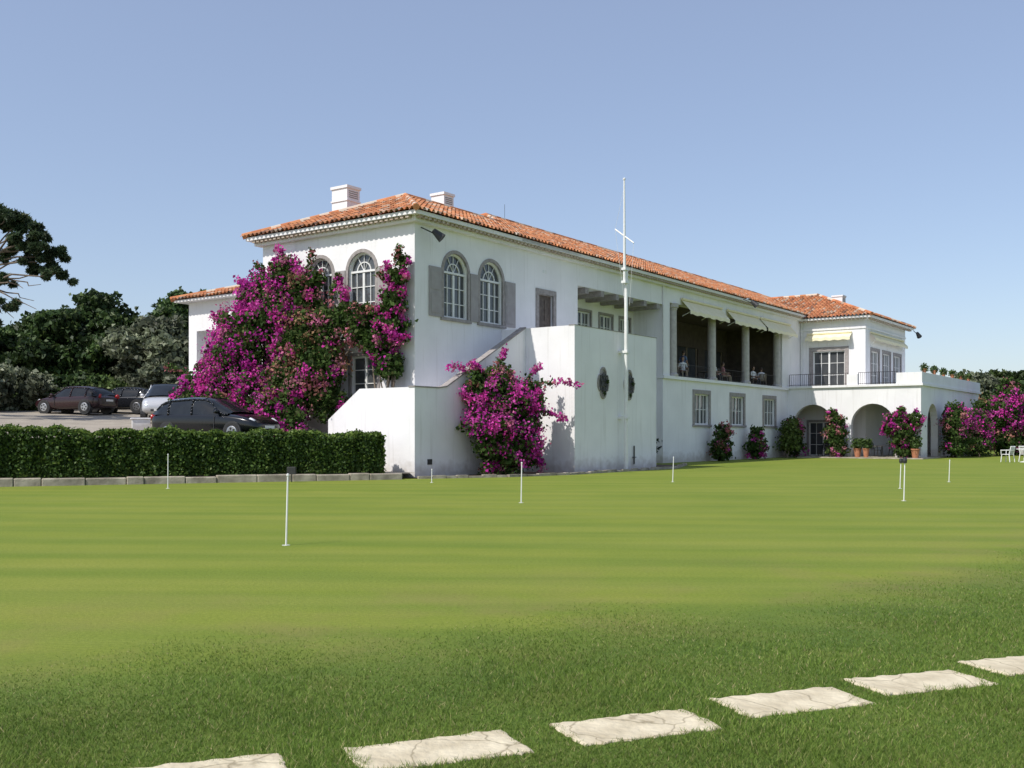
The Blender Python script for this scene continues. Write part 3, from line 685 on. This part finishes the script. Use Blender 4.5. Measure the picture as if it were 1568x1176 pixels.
def slabmat():
    m=noise_mat('cream_limestone',(.47,.40,.27),(.68,.60,.43),5,.9,.6,bscale=25,detail=9)
    nt=m.node_tree; b=nt.nodes['Principled BSDF']; L=nt.links
    src=b.inputs['Base Color'].links[0].from_socket
    g=N(nt,'ShaderNodeNewGeometry'); v=N(nt,'ShaderNodeTexVoronoi',feature='DISTANCE_TO_EDGE'); v.inputs['Scale'].default_value=2.6
    nz=N(nt,'ShaderNodeTexNoise'); nz.inputs['Scale'].default_value=6; L.new(g.outputs['Position'],nz.inputs['Vector'])
    mxv=N(nt,'ShaderNodeMixRGB'); mxv.inputs[0].default_value=.12; L.new(g.outputs['Position'],mxv.inputs[1]); L.new(nz.outputs['Color'],mxv.inputs[2]); L.new(mxv.outputs[0],v.inputs['Vector'])
    r=N(nt,'ShaderNodeValToRGB'); r.color_ramp.elements[0].position=.0; r.color_ramp.elements[0].color=(.7,.7,.7,1); r.color_ramp.elements[1].position=.018; r.color_ramp.elements[1].color=(0,0,0,1)
    L.new(v.outputs['Distance'],r.inputs[0])
    mx=N(nt,'ShaderNodeMixRGB'); mx.inputs[2].default_value=(.2,.16,.09,1); L.new(r.outputs[0],mx.inputs[0]); L.new(src,mx.inputs[1]); L.new(mx.outputs[0],b.inputs['Base Color'])
    return m
sm_=slabmat()
path=empty('stepping_stone_path')
for (x,y,ang,w) in slabs:
    mb=MB(); hh=.215; per=[]; K=22
    ph=random.uniform(0,6)
    for i in range(K): per.append((-w/2+w*i/K,-hh+.022*abs(math.sin(i*.75+ph))))
    for i in range(10): per.append((w/2,-hh+2*hh*i/10))
    for i in range(K): per.append((w/2-w*i/K,hh-.025*abs(math.sin(i*.6+ph))))
    for i in range(10): per.append((-w/2,hh-2*hh*i/10))
    per=[(p[0]+random.uniform(-.012,.012),p[1]+random.uniform(-.01,.01)) for p in per]
    rings=[(1.0,-.02),(1.0,.003),(.975,.009),(.93,.012)]
    vs=[]
    for sc,z in rings: vs+=[(p[0]*(sc if sc==1 else 1-(1-sc)*.6),p[1]*sc,z) for p in per]
    m=len(per); fs=[]
    for r in range(3): fs+=[(r*m+i,r*m+(i+1)%m,(r+1)*m+(i+1)%m,(r+1)*m+i) for i in range(m)]
    fs.append(tuple(3*m+i for i in range(m)))
    mb.add(vs,fs); o=mb.obj('paving_slab',sm_,path); o.location=(x,y,0); o.rotation_euler=(random.uniform(-.006,.006),random.uniform(-.006,.006),math.radians(ang))
def blades(n,ymin,ymax,hmin,hmax,wd,name):
    Y=ymin+(ymax-ymin)*rng.random(n)**1.5; X=rng.uniform(-.62,.62,n)*Y+rng.uniform(-.5,.5,n)
    edge=7.2+.47*X+.035*X*X+.35*np.sin(X*2.1)+.3*np.sin(X*.9+2)
    p=1-np.clip((Y-edge+1.4)/3.0,0,1)
    keep=rng.random(n)<p*1.2
    for (sx,sy,a,w) in slabs:
        c,s_=math.cos(math.radians(a)),math.sin(math.radians(a)); u=(X-sx)*c+(Y-sy)*s_; v=-(X-sx)*s_+(Y-sy)*c
        wob=.03*np.sin(u*23)*np.sin(u*9+sx)+.02*np.sin(v*31+sx)
        keep&=~((abs(u)<w/2-.035+wob)&(abs(v)<.185+wob))
    X=X[keep];Y=Y[keep];p=p[keep];n=len(X)
    a=rng.uniform(0,6.28,n); h=rng.uniform(hmin,hmax,n)*(1+.25*np.sin(X*3+Y*2))*(.75+.5*rng.random(n))*(.3+.7*p); w=wd*rng.uniform(.7,1.3,n)*(Y/5)**.5
    lean=rng.uniform(.2,1.3,n)*h; la=rng.uniform(0,6.28,n)
    V=np.zeros((n,3,3)); V[:,0,0]=X-np.cos(a)*w/2;V[:,0,1]=Y-np.sin(a)*w/2; V[:,1,0]=X+np.cos(a)*w/2;V[:,1,1]=Y+np.sin(a)*w/2
    V[:,2,0]=X+np.cos(la)*lean;V[:,2,1]=Y+np.sin(la)*lean;V[:,2,2]=h
    pal=np.array([(.14,.22,.035),(.175,.25,.045),(.10,.165,.028),(.25,.28,.08),(.38,.33,.16)])
    pat=.5+.5*np.sin(X*1.7+1.3*np.sin(Y*1.9))*np.sin(Y*2.3+X*.7)
    idx=rng.choice(5,n,p=[.33,.3,.2,.12,.05]); C=pal[idx]*rng.uniform(.75,1.25,(n,1))*(0.88+.28*pat)[:,None]
    mesh_np(name,V,C,3,M['blade'],None)
blades(480000,4.0,14.5,.013,.032,.005,'foreground_grass')
def pin(u,v,h,head=False):
    Y=CAMH*1553/(v-665); X=(u-784)/1553*Y
    e=empty('practice_green_pin',(X,Y,0)); mb=MB(); lean=random.uniform(-.012,.03)
    mb.tube((0,0,-.05),(lean,0,h),.014,.012,n=8); mb.lathe((lean,0,h),[(.012,0),(.02,.01),(.018,.035),(0,.045)],n=8)
    mb.obj('pin_pole',M['white'],e)
    c=MB(); c.lathe((0,0,.002),[(.05,0),(.054,.004),(.056,0)],n=16); c.obj('hole_rim',M['white'],e)
    if head:
        k=MB(); k.lathe((lean,0,h),[(0,-.03),(.045,-.02),(.055,.04),(.045,.1),(0,.12)],n=10); k.obj('pin_head',M['iron'],e)
for a in [(438,835,.96),(257,748,.95),(798,770,.88),(1030,738,.78),(1384,767,.9,True),(1378,748,.75,True),(1453,738,.68),(661,739,.4)]: pin(*a)
x,y=-7.1,32.9
mb=MB(); mb.tube((x,y-.2,0),(x,y-.2,.45),.02,n=6); mb.box(x-.14,x+.14,y-.3,y-.14,.26,.5); mb.obj('tee_marker_box',M['iron'],bevel=.02)
fx,fy,_=loc2w(9.05,-3.95)
e=empty('flagpole',(fx,fy,0),RZ); mb=MB()
mb.tube((0,0,0),(0,0,8.6),.085,.075,n=12); mb.tube((-.13,0,7.9),(-.16,0,12.3),.065,.035,n=10)
for z in (7.95,8.5): mb.box(-.24,.12,-.1,.1,z,z+.1)
mb.tube((-.15,.45,10.28),(-.15,-.45,9.6),.03,.03,n=8); mb.lathe((-.16,0,12.3),[(.0,0),(.06,.02),(.06,.08),(0,.12)],n=10)
mb.box(-.12,.12,-.12,.35,2.2,2.3); mb.box(-.12,.12,-.12,.35,5.0,5.1)
mb.obj('mast',M['white'],e)
mb=MB()
for a,b in (((-.15,.45,10.28),(.1,.1,7)),((-.15,-.45,9.6),(.1,-.1,7)),((-.16,0,12.0),(-.15,.45,10.28)),((-.16,.0,12),(.25,0,3))): mb.tube(a,b,.006,n=4)
mb.obj('rigging',M['white'],e)
# ------------------------------------------------------------------ trees
def limb(mb,p,q,r0,r1,seg=4,wob=.12):
    p=Vector(p);q=Vector(q);L=(q-p).length;prev=p
    for i in range(1,seg+1):
        x=p.lerp(q,i/seg)+(Vector((random.uniform(-1,1),random.uniform(-1,1),random.uniform(-.5,.5)))*wob*L/seg if i<seg else Vector())
        mb.tube(prev,x,r0+(r1-r0)*(i-1)/seg,r0+(r1-r0)*i/seg,n=7,caps=False); prev=x
TG=[(.035,.065,.02),(.055,.095,.027),(.025,.045,.016),(.09,.13,.04)]
LG=[(.06,.095,.028),(.085,.125,.035),(.04,.065,.02),(.12,.155,.055)]
OL=[(.12,.14,.085),(.17,.19,.12),(.08,.095,.055),(.2,.21,.15)]
PN=[(.045,.075,.035),(.065,.10,.045),(.03,.05,.025),(.10,.115,.06)]
def tree(name,x,y,z,H,W,cols,nc=26,size=.24,dens=.8,low=.15):
    e=empty(name,(x,y,z)); s=MB(); f=Fol(); limb(s,(0,0,-.5),(random.uniform(-.3,.3),random.uniform(-.3,.3),H*.55),H*.045,H*.02)
    for i in range(nc):
        d=unit(1)[0]; rr=rng.uniform(.45,1)**.5
        zc=H*(low+(1-low)*.5)+d[2]*rr*H*(1-low)*.42
        wz=math.sqrt(max(.15,1-((zc/H-(low+(1-low)*.45))/(.62*(1-low)))**2))
        c=(d[0]*rr*W*wz*.8,d[1]*rr*W*wz*.8,zc); r=W*rng.uniform(.2,.36)
        cc=np.array(cols)*rng.uniform(.65,1.8)
        f.clump(c,r,int(620*dens*r*r/(size/.3)**2)+60,size,cc,[3,3,3,1.2],(1,1,.8),.35)
        if i%3==0: limb(s,(0,0,H*rng.uniform(.15,.5)),c,H*.015,.02,3)
    f.obj('crown_leaves',M['leaf'],e); s.obj('trunk_and_limbs',M['bark'],e)
def uw(u,Y): return (u-784)/1553*Y
for nm,u,Y,zt,Wd,cols in [('evergreen_oak',25,66,486,4.0,LG),('evergreen_oak',92,63,468,3.6,TG),('evergreen_oak',150,64,446,4.2,TG),('evergreen_oak',-50,62,490,4.5,TG),
      ('olive_tree',238,60,480,3.2,OL),('evergreen_oak',278,80,434,3.2,TG),('evergreen_oak',200,74,478,3.6,LG),('evergreen_oak',325,84,442,3.6,LG),('evergreen_oak',-120,66,480,5,TG),('evergreen_oak',60,80,485,4.5,LG)]:
    x=uw(u,Y); dx,dy=x-hs[0],Y-hs[1]; sN=dx*hn[0]+dy*hn[1]; z=float(th(0,sN)); H=CAMH+(665-zt)*Y/1553-z
    tree(nm,x,Y,z-.3,H+.2,Wd,cols,low=.05)
for u,Y,top,Wd,cols in [(15,54,555,2.2,OL),(70,56,585,2.0,LG),(255,57,545,2.0,OL),(180,60,570,2.6,LG),(-50,52,565,2.6,OL),(120,60,575,2.4,TG),(285,58,575,2.0,LG)]:
    x=uw(u,Y); dx,dy=x-hs[0],Y-hs[1]; z=float(th(0,dx*hn[0]+dy*hn[1])); H=CAMH+(665-top)*Y/1553-z
    tree('roadside_bush',x,Y,z-.2,max(1.5,H),Wd,cols,nc=16,low=0,size=.2)
e=empty('pine_tree',(-25.5,45,2.2)); s=MB(); f=Fol()
limb(s,(0,0,-.5),(1.2,.3,7.2),.32,.2,6,.08); limb(s,(1.2,.3,7.2),(2.2,0,9.2),.2,.08,4)
pc=[(3.2,0,9.1,.5),(4.0,.2,8.7,.45),(3.4,-.3,8.1,.5),(4.6,0,7.7,.5),(5.0,.2,7.0,.4),(5.5,-.1,6.5,.35),(3.9,.3,7.3,.35),(3.0,.4,7.5,.4),(2.6,0,9.4,.6),(2.0,.6,8.9,.8),(1.0,0,9.2,.9),(4.4,.4,6.6,.35),(4.4,.1,8.2,.4),(5.2,.1,7.4,.3),
    (0,0,8.5,1),(-1.5,.3,8.3,1),(-2.8,-.2,7.3,.9),(.5,-1.6,8,.9),(.3,1.8,7.8,.9),(-1,-1.5,7.5,.8),(2.9,.2,6.3,.3),(2.5,.0,5.2,.35),(3.1,.2,5.0,.25),(2.2,.3,4.6,.4),(3.5,.2,8.8,.3)]
for c in pc:
    for k in range(7):
        o_=rng.normal(size=3)*c[3]*.6; cc=(c[0]+o_[0],c[1]+o_[1],c[2]+o_[2]*.7); f.clump(cc,c[3]*.36,150,.12,np.array(PN)*rng.uniform(.7,1.6),[3,3,3,1],(1.15,1.15,.6),.15,3.2)
        limb(s,c[:3],cc,.018,.008,2,.2)
    b0=(random.uniform(.5,1.5),.2,random.uniform(5.5,7.5)); limb(s,b0,c[:3],.07,.02,5,.3)
for q in [(4.6,0,6.0),(4.2,.2,5.3),(3.4,0,4.5),(3.9,-.2,5.8),(4.4,0,4.9)]: limb(s,(1.2,.2,6.4),q,.06,.012,7,.5)
f.obj('needle_tufts',M['leaf'],e); s.obj('trunk_and_limbs',M['bark'],e)
for u,Y,top,Wd,cols in [(1492,100,556,3.8,OL),(1522,104,560,3.6,LG),(1556,98,578,4.2,LG),(1452,112,585,3.0,OL),(1600,90,565,5,TG),(1660,100,570,6,LG)]:
    tree('olive_tree' if cols is OL else 'evergreen_oak',uw(u,Y),Y,0,CAMH+(665-top)*Y/1553,Wd,cols,low=.05,size=.3)
f=Fol()
for i in range(90):
    ang=random.uniform(-.75,.85); Rr=random.uniform(190,260); hgt=random.uniform(3,6)
    f.clump((Rr*math.sin(ang),Rr*math.cos(ang),hgt*.5),hgt,420,.9,np.array(TG)*1.6,[3,3,3,1],(1.6,1.6,.8),.4)
f.obj('distant_treeline',M['leaf'])
# ------------------------------------------------------------------ cars
def paint(name,c,metal=.3):
    m=noise_mat(name,tuple(x*.92 for x in c),c,2,.2,0,metal=metal); m.node_tree.nodes['Principled BSDF'].inputs['Coat Weight'].default_value=.5; m.node_tree.nodes['Principled BSDF'].inputs['Specular IOR Level'].default_value=.3; return m
M['tyre']=noise_mat('tyre_rubber',(.015,.015,.015),(.03,.03,.03),10,.8,.1)
M['rim']=noise_mat('alloy',(.45,.45,.46),(.55,.55,.56),10,.3,0,metal=.9)
M['lamp']=noise_mat('headlamp_lens',(.6,.62,.65),(.75,.77,.8),10,.1,0)
M['tail']=noise_mat('tail_lamp_lens',(.3,.01,.01),(.4,.02,.02),10,.2,0)
M['plate']=noise_mat('number_plate_face',(.7,.7,.68),(.75,.75,.72),10,.4,0)
M['cglass']=noise_mat('car_glass',(.008,.01,.012),(.015,.018,.02),3,.04,0)
def car(x,y,z,heading,pm,H=1.5,L=4.35,Wd=.89):
    e=empty('parked_car',(x,y,z),heading); k=L/4.4
    st=[(-2.2,.68,.42,.80,.86),(-2.12,.80,.30,.88,.97),(-1.75,.88,.24,.93,1.02),(-1.1,.89,.22,.93,1.02),(-.3,.895,.2,.92,1.0),(.5,.895,.2,.90,.99),(.95,.89,.22,.88,.98),(1.45,.87,.24,.82,.92),(1.9,.82,.26,.74,.82),(2.12,.72,.32,.62,.70),(2.2,.55,.40,.54,.58)]
    mb=MB(); vs=[]
    for (sx,w,zb,zl,zt) in st:
        w*=Wd/.89
        half=[(0,zb),(w*.8,zb),(w*.97,zb+.1),(w*1.0,(zb+zl)/2),(w*.985,zl-.05),(w*.93,zl+.01),(w*.75,zt-.02),(0,zt)]
        ringp=half+[(-p[0],p[1]) for p in half[-2:0:-1]]
        vs+=[(sx*k,p[0],p[1]*H/1.5) for p in ringp]
    m=14; n=len(st); fs=[(i*m+j,i*m+(j+1)%m,(i+1)*m+(j+1)%m,(i+1)*m+j) for i in range(n-1) for j in range(m)]
    fs+=[tuple(range(m))[::-1],tuple((n-1)*m+j for j in range(m))]
    mb.add(vs,fs); o=mb.obj('body',pm,e,True); sd_=o.modifiers.new('s','SUBSURF'); sd_.levels=2; sd_.render_levels=2
    gh=[(-2.02,.70,.98,1.06),(-1.72,.66,.98,1.36),(-1.35,.64,.97,1.455),(-.5,.64,.96,1.50),(.05,.63,.96,1.485),(.35,.60,.96,1.38),(1.12,.66,.95,.99)]
    def loft(inset,zoff,sel,nm,mat,lo=0.0):
        mb=MB(); vs=[]
        for (sx,wt,zb,zt) in gh:
            wb=.83*Wd/.89; zt=zt*H/1.5; zb=zb*H/1.5-.06; wt*=Wd/.89
            vs+=[(sx*k,wb-inset,zb),(sx*k,(wb+wt)/2+.03-inset,(zb+zt)/2),(sx*k,wt-inset,zt-.05+zoff),(sx*k,wt-.12,zt+zoff),(sx*k,0,zt+.02+zoff),(sx*k,-wt+.12,zt+zoff),(sx*k,-wt+inset,zt-.05+zoff),(sx*k,-(wb+wt)/2-.03+inset,(zb+zt)/2),(sx*k,-wb+inset,zb)]
        m=9; fs=[]
        for i in range(len(gh)-1):
            for j in range(m-1):
                if sel(i,j): fs.append((i*m+j,(i+1)*m+j,(i+1)*m+j+1,i*m+j+1))
        if lo==0: fs.append(tuple(range(m)))
        mb.add(vs,fs); return mb.obj(nm,mat,e,True)
    loft(0,0,lambda i,j:True,'glasshouse',M['cglass'])
    loft(-.012,.012,lambda i,j: (2<=j<=5 and i in(1,2,3)) ,'roof_panel',pm,1)
    mb=MB()
    for sy in (-1,1):
        def gp(t,zf):
            i=0
            while i<len(gh)-2 and gh[i+1][0]<t: i+=1
            a,b=gh[i],gh[i+1]; q=(t-a[0])/(b[0]-a[0]); wt=(a[1]+(b[1]-a[1])*q)*Wd/.89; zt=(a[3]+(b[3]-a[3])*q)*H/1.5-.05; zb=.9*H/1.5; wb=.83*Wd/.89
            ww=wb+(wt-wb)*zf+.03*math.sin(math.pi*zf); return Vector((t*k,sy*(ww+.004),zb+(zt-zb)*zf))
        for ta,tb,r in ((1.08,.3,.035),(-.35,-.42,.04),(-1.35,-1.4,.045)):
            for q in range(5):
                mb.tube(gp(ta+(tb-ta)*q/5,q/5),gp(ta+(tb-ta)*(q+1)/5,(q+1)/5),r,n=6)
        for t in np.arange(-1.95,.3,.2): mb.tube(gp(t,.97),gp(min(t+.2,.33),.97),.03,n=6)
        mb.tube((.78*k,sy*.84,.98*H/1.5),(.74*k,sy*1.0,1.02*H/1.5),.06,.085,n=8)
    mb.obj('pillars_and_mirrors',pm,e,True)
    ty=MB();ri=MB();ac=MB()
    for wx in(-1.35,1.35):
        for sy in(-1,1):
            c=Vector((wx*k,sy*(Wd-.1),.32)); ax=Vector((0,sy,0))
            ac.tube(c-ax*.12,c+ax*.105,.375,n=20)
            ty.tube(c-ax*.1,c+ax*.115,.32,.31,n=22); ri.tube(c+ax*.115,c+ax*.122,.21,.19,n=18)
            for a in range(5):
                t=a*1.2566; ty.tube(c+ax*.123+Vector((math.cos(t+.6)*.12,0,math.sin(t+.6)*.12)),c+ax*.128+Vector((math.cos(t+.6)*.12,0,math.sin(t+.6)*.12)),.045,n=8)
    ac.obj('wheel_arches',M['iron'],e); ty.obj('tyres',M['tyre'],e); ri.obj('wheel_rims',M['rim'],e)
    lp=MB(); tl=MB(); gr=MB(); pl=MB()
    for sy in(-1,1):
        lp.tube((1.86*k,sy*.60,.69*H/1.5),(2.04*k,sy*.57,.64*H/1.5),.12,.08,n=10); tl.tube((-2.12*k,sy*.66,.86),(-2.2*k,sy*.62,.84),.12,.1,n=8)
        gr.box(.62*k,.64*k,sy*.9-.003,sy*.9+.003,.35,.9)
    gr.box(2.12*k,2.2*k,-.4,.4,.42,.52); pl.box(2.2*k,2.215*k,-.25,.25,.44,.54); pl.box(-2.225*k,-2.2*k,-.25,.25,.6,.7)
    lp.obj('headlamps',M['lamp'],e,True); tl.obj('tail_lamps',M['tail'],e,True); gr.obj('grille',M['iron'],e); pl.obj('number_plates',M['plate'],e)
black=paint('black_car_paint',(.005,.006,.008),0); silver=paint('silver_car_paint',(.55,.56,.58),.2); red=paint('dark_maroon_car_paint',(.03,.012,.014),0); dk=paint('graphite_car_paint',(.015,.016,.02),0)
def cpos(u,Y):
    x=uw(u,Y); dx,dy=x-hs[0],Y-hs[1]; s_=dx*hd[0]+dy*hd[1]; n_=dx*hn[0]+dy*hn[1]; return x,Y,float(th(s_,n_))
for u,Y,hdg,pm,H,L in [(331,35.6,-24,black,1.52,4.6),(254,47,-78,silver,1.75,4.2),(117,52,162,red,1.38,4.1),(190,54,168,dk,1.35,4.2)]:
    x,y,z=cpos(u,Y); car(x,y,z+.02,math.radians(hdg),pm,H,L)
x,y,z=cpos(216,41); mb=MB(); mb.box(-.35,.35,-.2,.2,-.3,.42); mb.box(-.4,.4,-.24,.24,.42,.48); o=mb.obj('low_white_wall',M['wall'],bevel=.02); o.location=(x,y,z); o.rotation_euler=(0,0,.4)
# ------------------------------------------------------------------ garden furniture
def chair(x,y,rz,mat='plastic',name='plastic_chair',z=0):
    e=empty(name,(x,y,z),rz); mb=MB()
    for sx in(-1,1):
        mb.tube((sx*.25,.24,0),(sx*.22,.2,.44),.022,.028,n=6); mb.tube((sx*.25,-.28,0),(sx*.22,-.22,.44),.022,.028,n=6)
        mb.tube((sx*.22,-.22,.44),(sx*.2,-.32,.88),.026,n=6); mb.tube((sx*.25,.22,.44),(sx*.27,.22,.66),.02,n=6); mb.tube((sx*.27,.24,.66),(sx*.24,-.28,.67),.025,n=6)
    mb.box(-.25,.25,-.22,.25,.42,.45)
    for i in range(5): mb.add([(-.17+i*.085-.03,-.225,.47),(-.17+i*.085+.03,-.225,.47),(-.17+i*.085+.03,-.315,.86),(-.17+i*.085-.03,-.315,.86)],[(0,1,2,3)])
    mb.tube((-.21,-.32,.87),(.21,-.32,.87),.03,n=6); mb.obj('chair_frame',M[mat],e)
def table(x,y,z=0,mat='plastic',name='plastic_table'):
    e=empty(name,(x,y,z)); mb=MB(); mb.lathe((0,0,0),[(0,.02),(.25,.0),(.25,.03),(.04,.06),(.035,.7),(.42,.71),(.44,.725),(.42,.745),(0,.745)],n=18); mb.obj('table_top_and_leg',M[mat],e)
chair(27.6,56.5,.6); chair(28.9,57,-1.2); table(28.4,56.2); chair(29.4,55.7,2.6)
def lpot(a,b,r=.3):
    x,y,_=loc2w(a,b); e=empty('potted_plant',(x,y,0.07)); mb=MB(); mb.lathe((0,0,0),[(0,0),(r*.65,0),(r,.5),(r*1.1,.5),(r*1.1,.58),(r*.9,.58),(r*.85,.5)],n=16); mb.obj('terracotta_pot',M['terracotta'],e)
    f=Fol(); f.clump((0,0,.85),.38,400,.1,GRN,[3,3,3,1]); f.obj('leaves',M['leaf'],e)
lpot(37.6,-5.0,.24); lpot(37.4,-5.6,.2); lpot(37.5,-8.6,.26)
mb=MB(); mb.box(36.9,56,-9.2,-.01,-.02,.07); o=mb.obj('porch_paving',M['kerb']); o.location=(CX,CY,0); o.rotation_euler=(0,0,RZ)
for a,b in ((39.9,-2.0),(40,-5.5),(40.2,-6.6)):
    x,y,_=loc2w(a,b); chair(x,y,random.uniform(0,6),'iron','porch_chair',.07)
x,y,_=loc2w(39.6,-6.0); table(x,y,.07,'iron','porch_table')
# ------------------------------------------------------------------ people on the terrace
skin=noise_mat('skin',(.42,.25,.18),(.5,.31,.23),8,.6,0)
hair=noise_mat('hair_strands',(.03,.02,.015),(.08,.05,.035),10,.7,0)
def cloth(n,c): return noise_mat('cloth_'+n,tuple(x*.85 for x in c),c,6,.9,.1)
def person(a,b,z,face,seated,shirt,pants):
    x,y,_=loc2w(a,b); e=empty('seated_person' if seated else 'standing_person',(x,y,z),face)
    hip=.48 if seated else .93
    T=hip-.93
    v={};vs=[];es=[];rs=[]
    def pt(k,p,r): v[k]=len(vs); vs.append(p); rs.append(r)
    pt('pel',(0,0,.95+T),(.16,.12)); pt('waist',(0,0,1.1+T),(.145,.11)); pt('chest',(0,.0,1.3+T),(.17,.12)); pt('nb',(0,0,1.45+T),(.08,.075)); pt('neck',(0,.01,1.53+T),(.055,.06))
    es+= [('pel','waist'),('waist','chest'),('chest','nb'),('nb','neck')]
    for s_,k in((-1,'l'),(1,'r')):
        pt('sh'+k,(s_*.19,0,1.40+T),(.065,.065)); pt('el'+k,(s_*.25,.06 if seated else -.02,1.12+T),(.045,.045)); pt('wr'+k,(s_*.16,.30,1.10+T) if seated else (s_*.2,.16,.98+T),(.03,.03)); pt('hd'+k,(s_*.13,.38,1.12+T) if seated else (s_*.18,.22,.93+T),(.035,.022))
        es+=[('chest','sh'+k),('sh'+k,'el'+k),('el'+k,'wr'+k),('wr'+k,'hd'+k)]
        if seated:
            pt('th'+k,(s_*.1,.05,.5),(.095,.09)); pt('kn'+k,(s_*.12,.46,.5),(.06,.06)); pt('an'+k,(s_*.12,.5,.09),(.04,.04)); pt('to'+k,(s_*.13,.64,.04),(.04,.03))
        else:
            pt('th'+k,(s_*.1,0,.85),(.095,.09)); pt('kn'+k,(s_*.11,.02,.48),(.06,.06)); pt('an'+k,(s_*.12,0,.09),(.04,.04)); pt('to'+k,(s_*.13,.15,.04),(.04,.03))
        es+=[('pel','th'+k),('th'+k,'kn'+k),('kn'+k,'an'+k),('an'+k,'to'+k)]
    me=bpy.data.meshes.new('body'); me.from_pydata(vs,[(v[p],v[q]) for p,q in es],[]); o=bpy.data.objects.new('body',me); scene.collection.objects.link(o)
    o.modifiers.new('skin','SKIN')
    if len(me.skin_vertices):
        sv=me.skin_vertices[0].data
        for i,r in enumerate(rs): sv[i].radius=r; sv[i].use_root=(i==0)
    sb_=o.modifiers.new('sub','SUBSURF'); sb_.levels=2; sb_.render_levels=2
    dg=bpy.context.evaluated_depsgraph_get(); m2=bpy.data.meshes.new_from_object(o.evaluated_get(dg)); bpy.data.objects.remove(o)
    o=bpy.data.objects.new('body',m2); scene.collection.objects.link(o); o.parent=e
    m2.materials.clear()
    for mm in(shirt,pants,skin,M['tyre']): m2.materials.append(mm)
    for p in m2.polygons:
        c=p.center; p.use_smooth=True
        zz=c.z-T
        if zz>1.47: p.material_index=2
        elif (abs(c.x)>.12 and c.y>.13 and zz>.9 and zz<1.25) or (abs(c.x)>.21 and zz<1.2 and zz>.85): p.material_index=2
        elif c.z<.1: p.material_index=3
        elif zz<.98: p.material_index=1
    hm=MB(); hc=(0,.03,1.66+T)
    hm.lathe(hc,[(0,-.125),(.045,-.12),(.065,-.08),(.078,-.02),(.08,.04),(.065,.09),(.035,.12),(0,.128)],n=16); hm.tube((0,.10,1.66+T),(0,.135,1.64+T),.012,.016,n=6)
    for s_ in(-1,1):
        hm.tube((s_*.078,.03,1.63+T),(s_*.09,.02,1.68+T),.012,.015,n=6)
        base=Vector((s_*.13,.38,1.12+T)) if seated else Vector((s_*.18,.22,.93+T))
        for k in range(4):
            d0=Vector((s_*(.022-.014*k),.03,-.005)); hm.tube(base+d0,base+d0+Vector((0,.04-.004*abs(k-1),-.012)),.009,.008,n=6); hm.tube(base+d0+Vector((0,.04-.004*abs(k-1),-.012)),base+d0+Vector((0,.06-.005*abs(k-1),-.035)),.008,.006,n=6)
        hm.tube(base+Vector((-s_*.03,-.01,0)),base+Vector((-s_*.05,.035,.0)),.011,.008,n=6)
    hm.obj('head_and_fingers',skin,e,True)
    fe=MB()
    for s_ in(-1,1): fe.tube((s_*.028,.098,1.672+T),(s_*.028,.108,1.672+T),.009,n=6)
    fe.tube((-.022,.095,1.60+T),(.022,.095,1.60+T),.006,n=5); fe.obj('eyes_and_mouth',hair,e)
    hh=MB(); hh.lathe((0,.015,1.665+T),[(.087,-.05),(.092,.03),(.078,.095),(.045,.135),(0,.145)],n=16); hh.obj('hair',hair,e,True)
wh=cloth('white',(.8,.8,.8)); bl=cloth('blue',(.15,.22,.38)); bg=cloth('khaki',(.38,.32,.22)); dkc=cloth('dark',(.05,.05,.06)); rd=cloth('rose',(.55,.25,.25))
people=[(22.7,.75,wh,bg,True),(24.1,.8,wh,bg,True),(25.2,1.3,bl,dkc,False),(28.2,.75,wh,dkc,True),(29.6,.8,rd,bg,True),(33.0,.7,wh,bg,False),(34.4,.8,wh,dkc,True),(35.7,.75,wh,bg,True)]
for a,b,s1,p1,sit in people:
    fa=random.uniform(0,6.28); person(a,b,4.66,fa,sit,s1,p1)
    if sit:
        x,y,_=loc2w(a,b); chair(x,y,fa,'woodgrey','terrace_chair',4.66)
for a,b in((23.4,1.7),(28.9,1.7),(35.0,1.9),(31.8,1.8)):
    x,y,_=loc2w(a,b); table(x,y,4.66,'woodgrey','terrace_table')
print('OK')
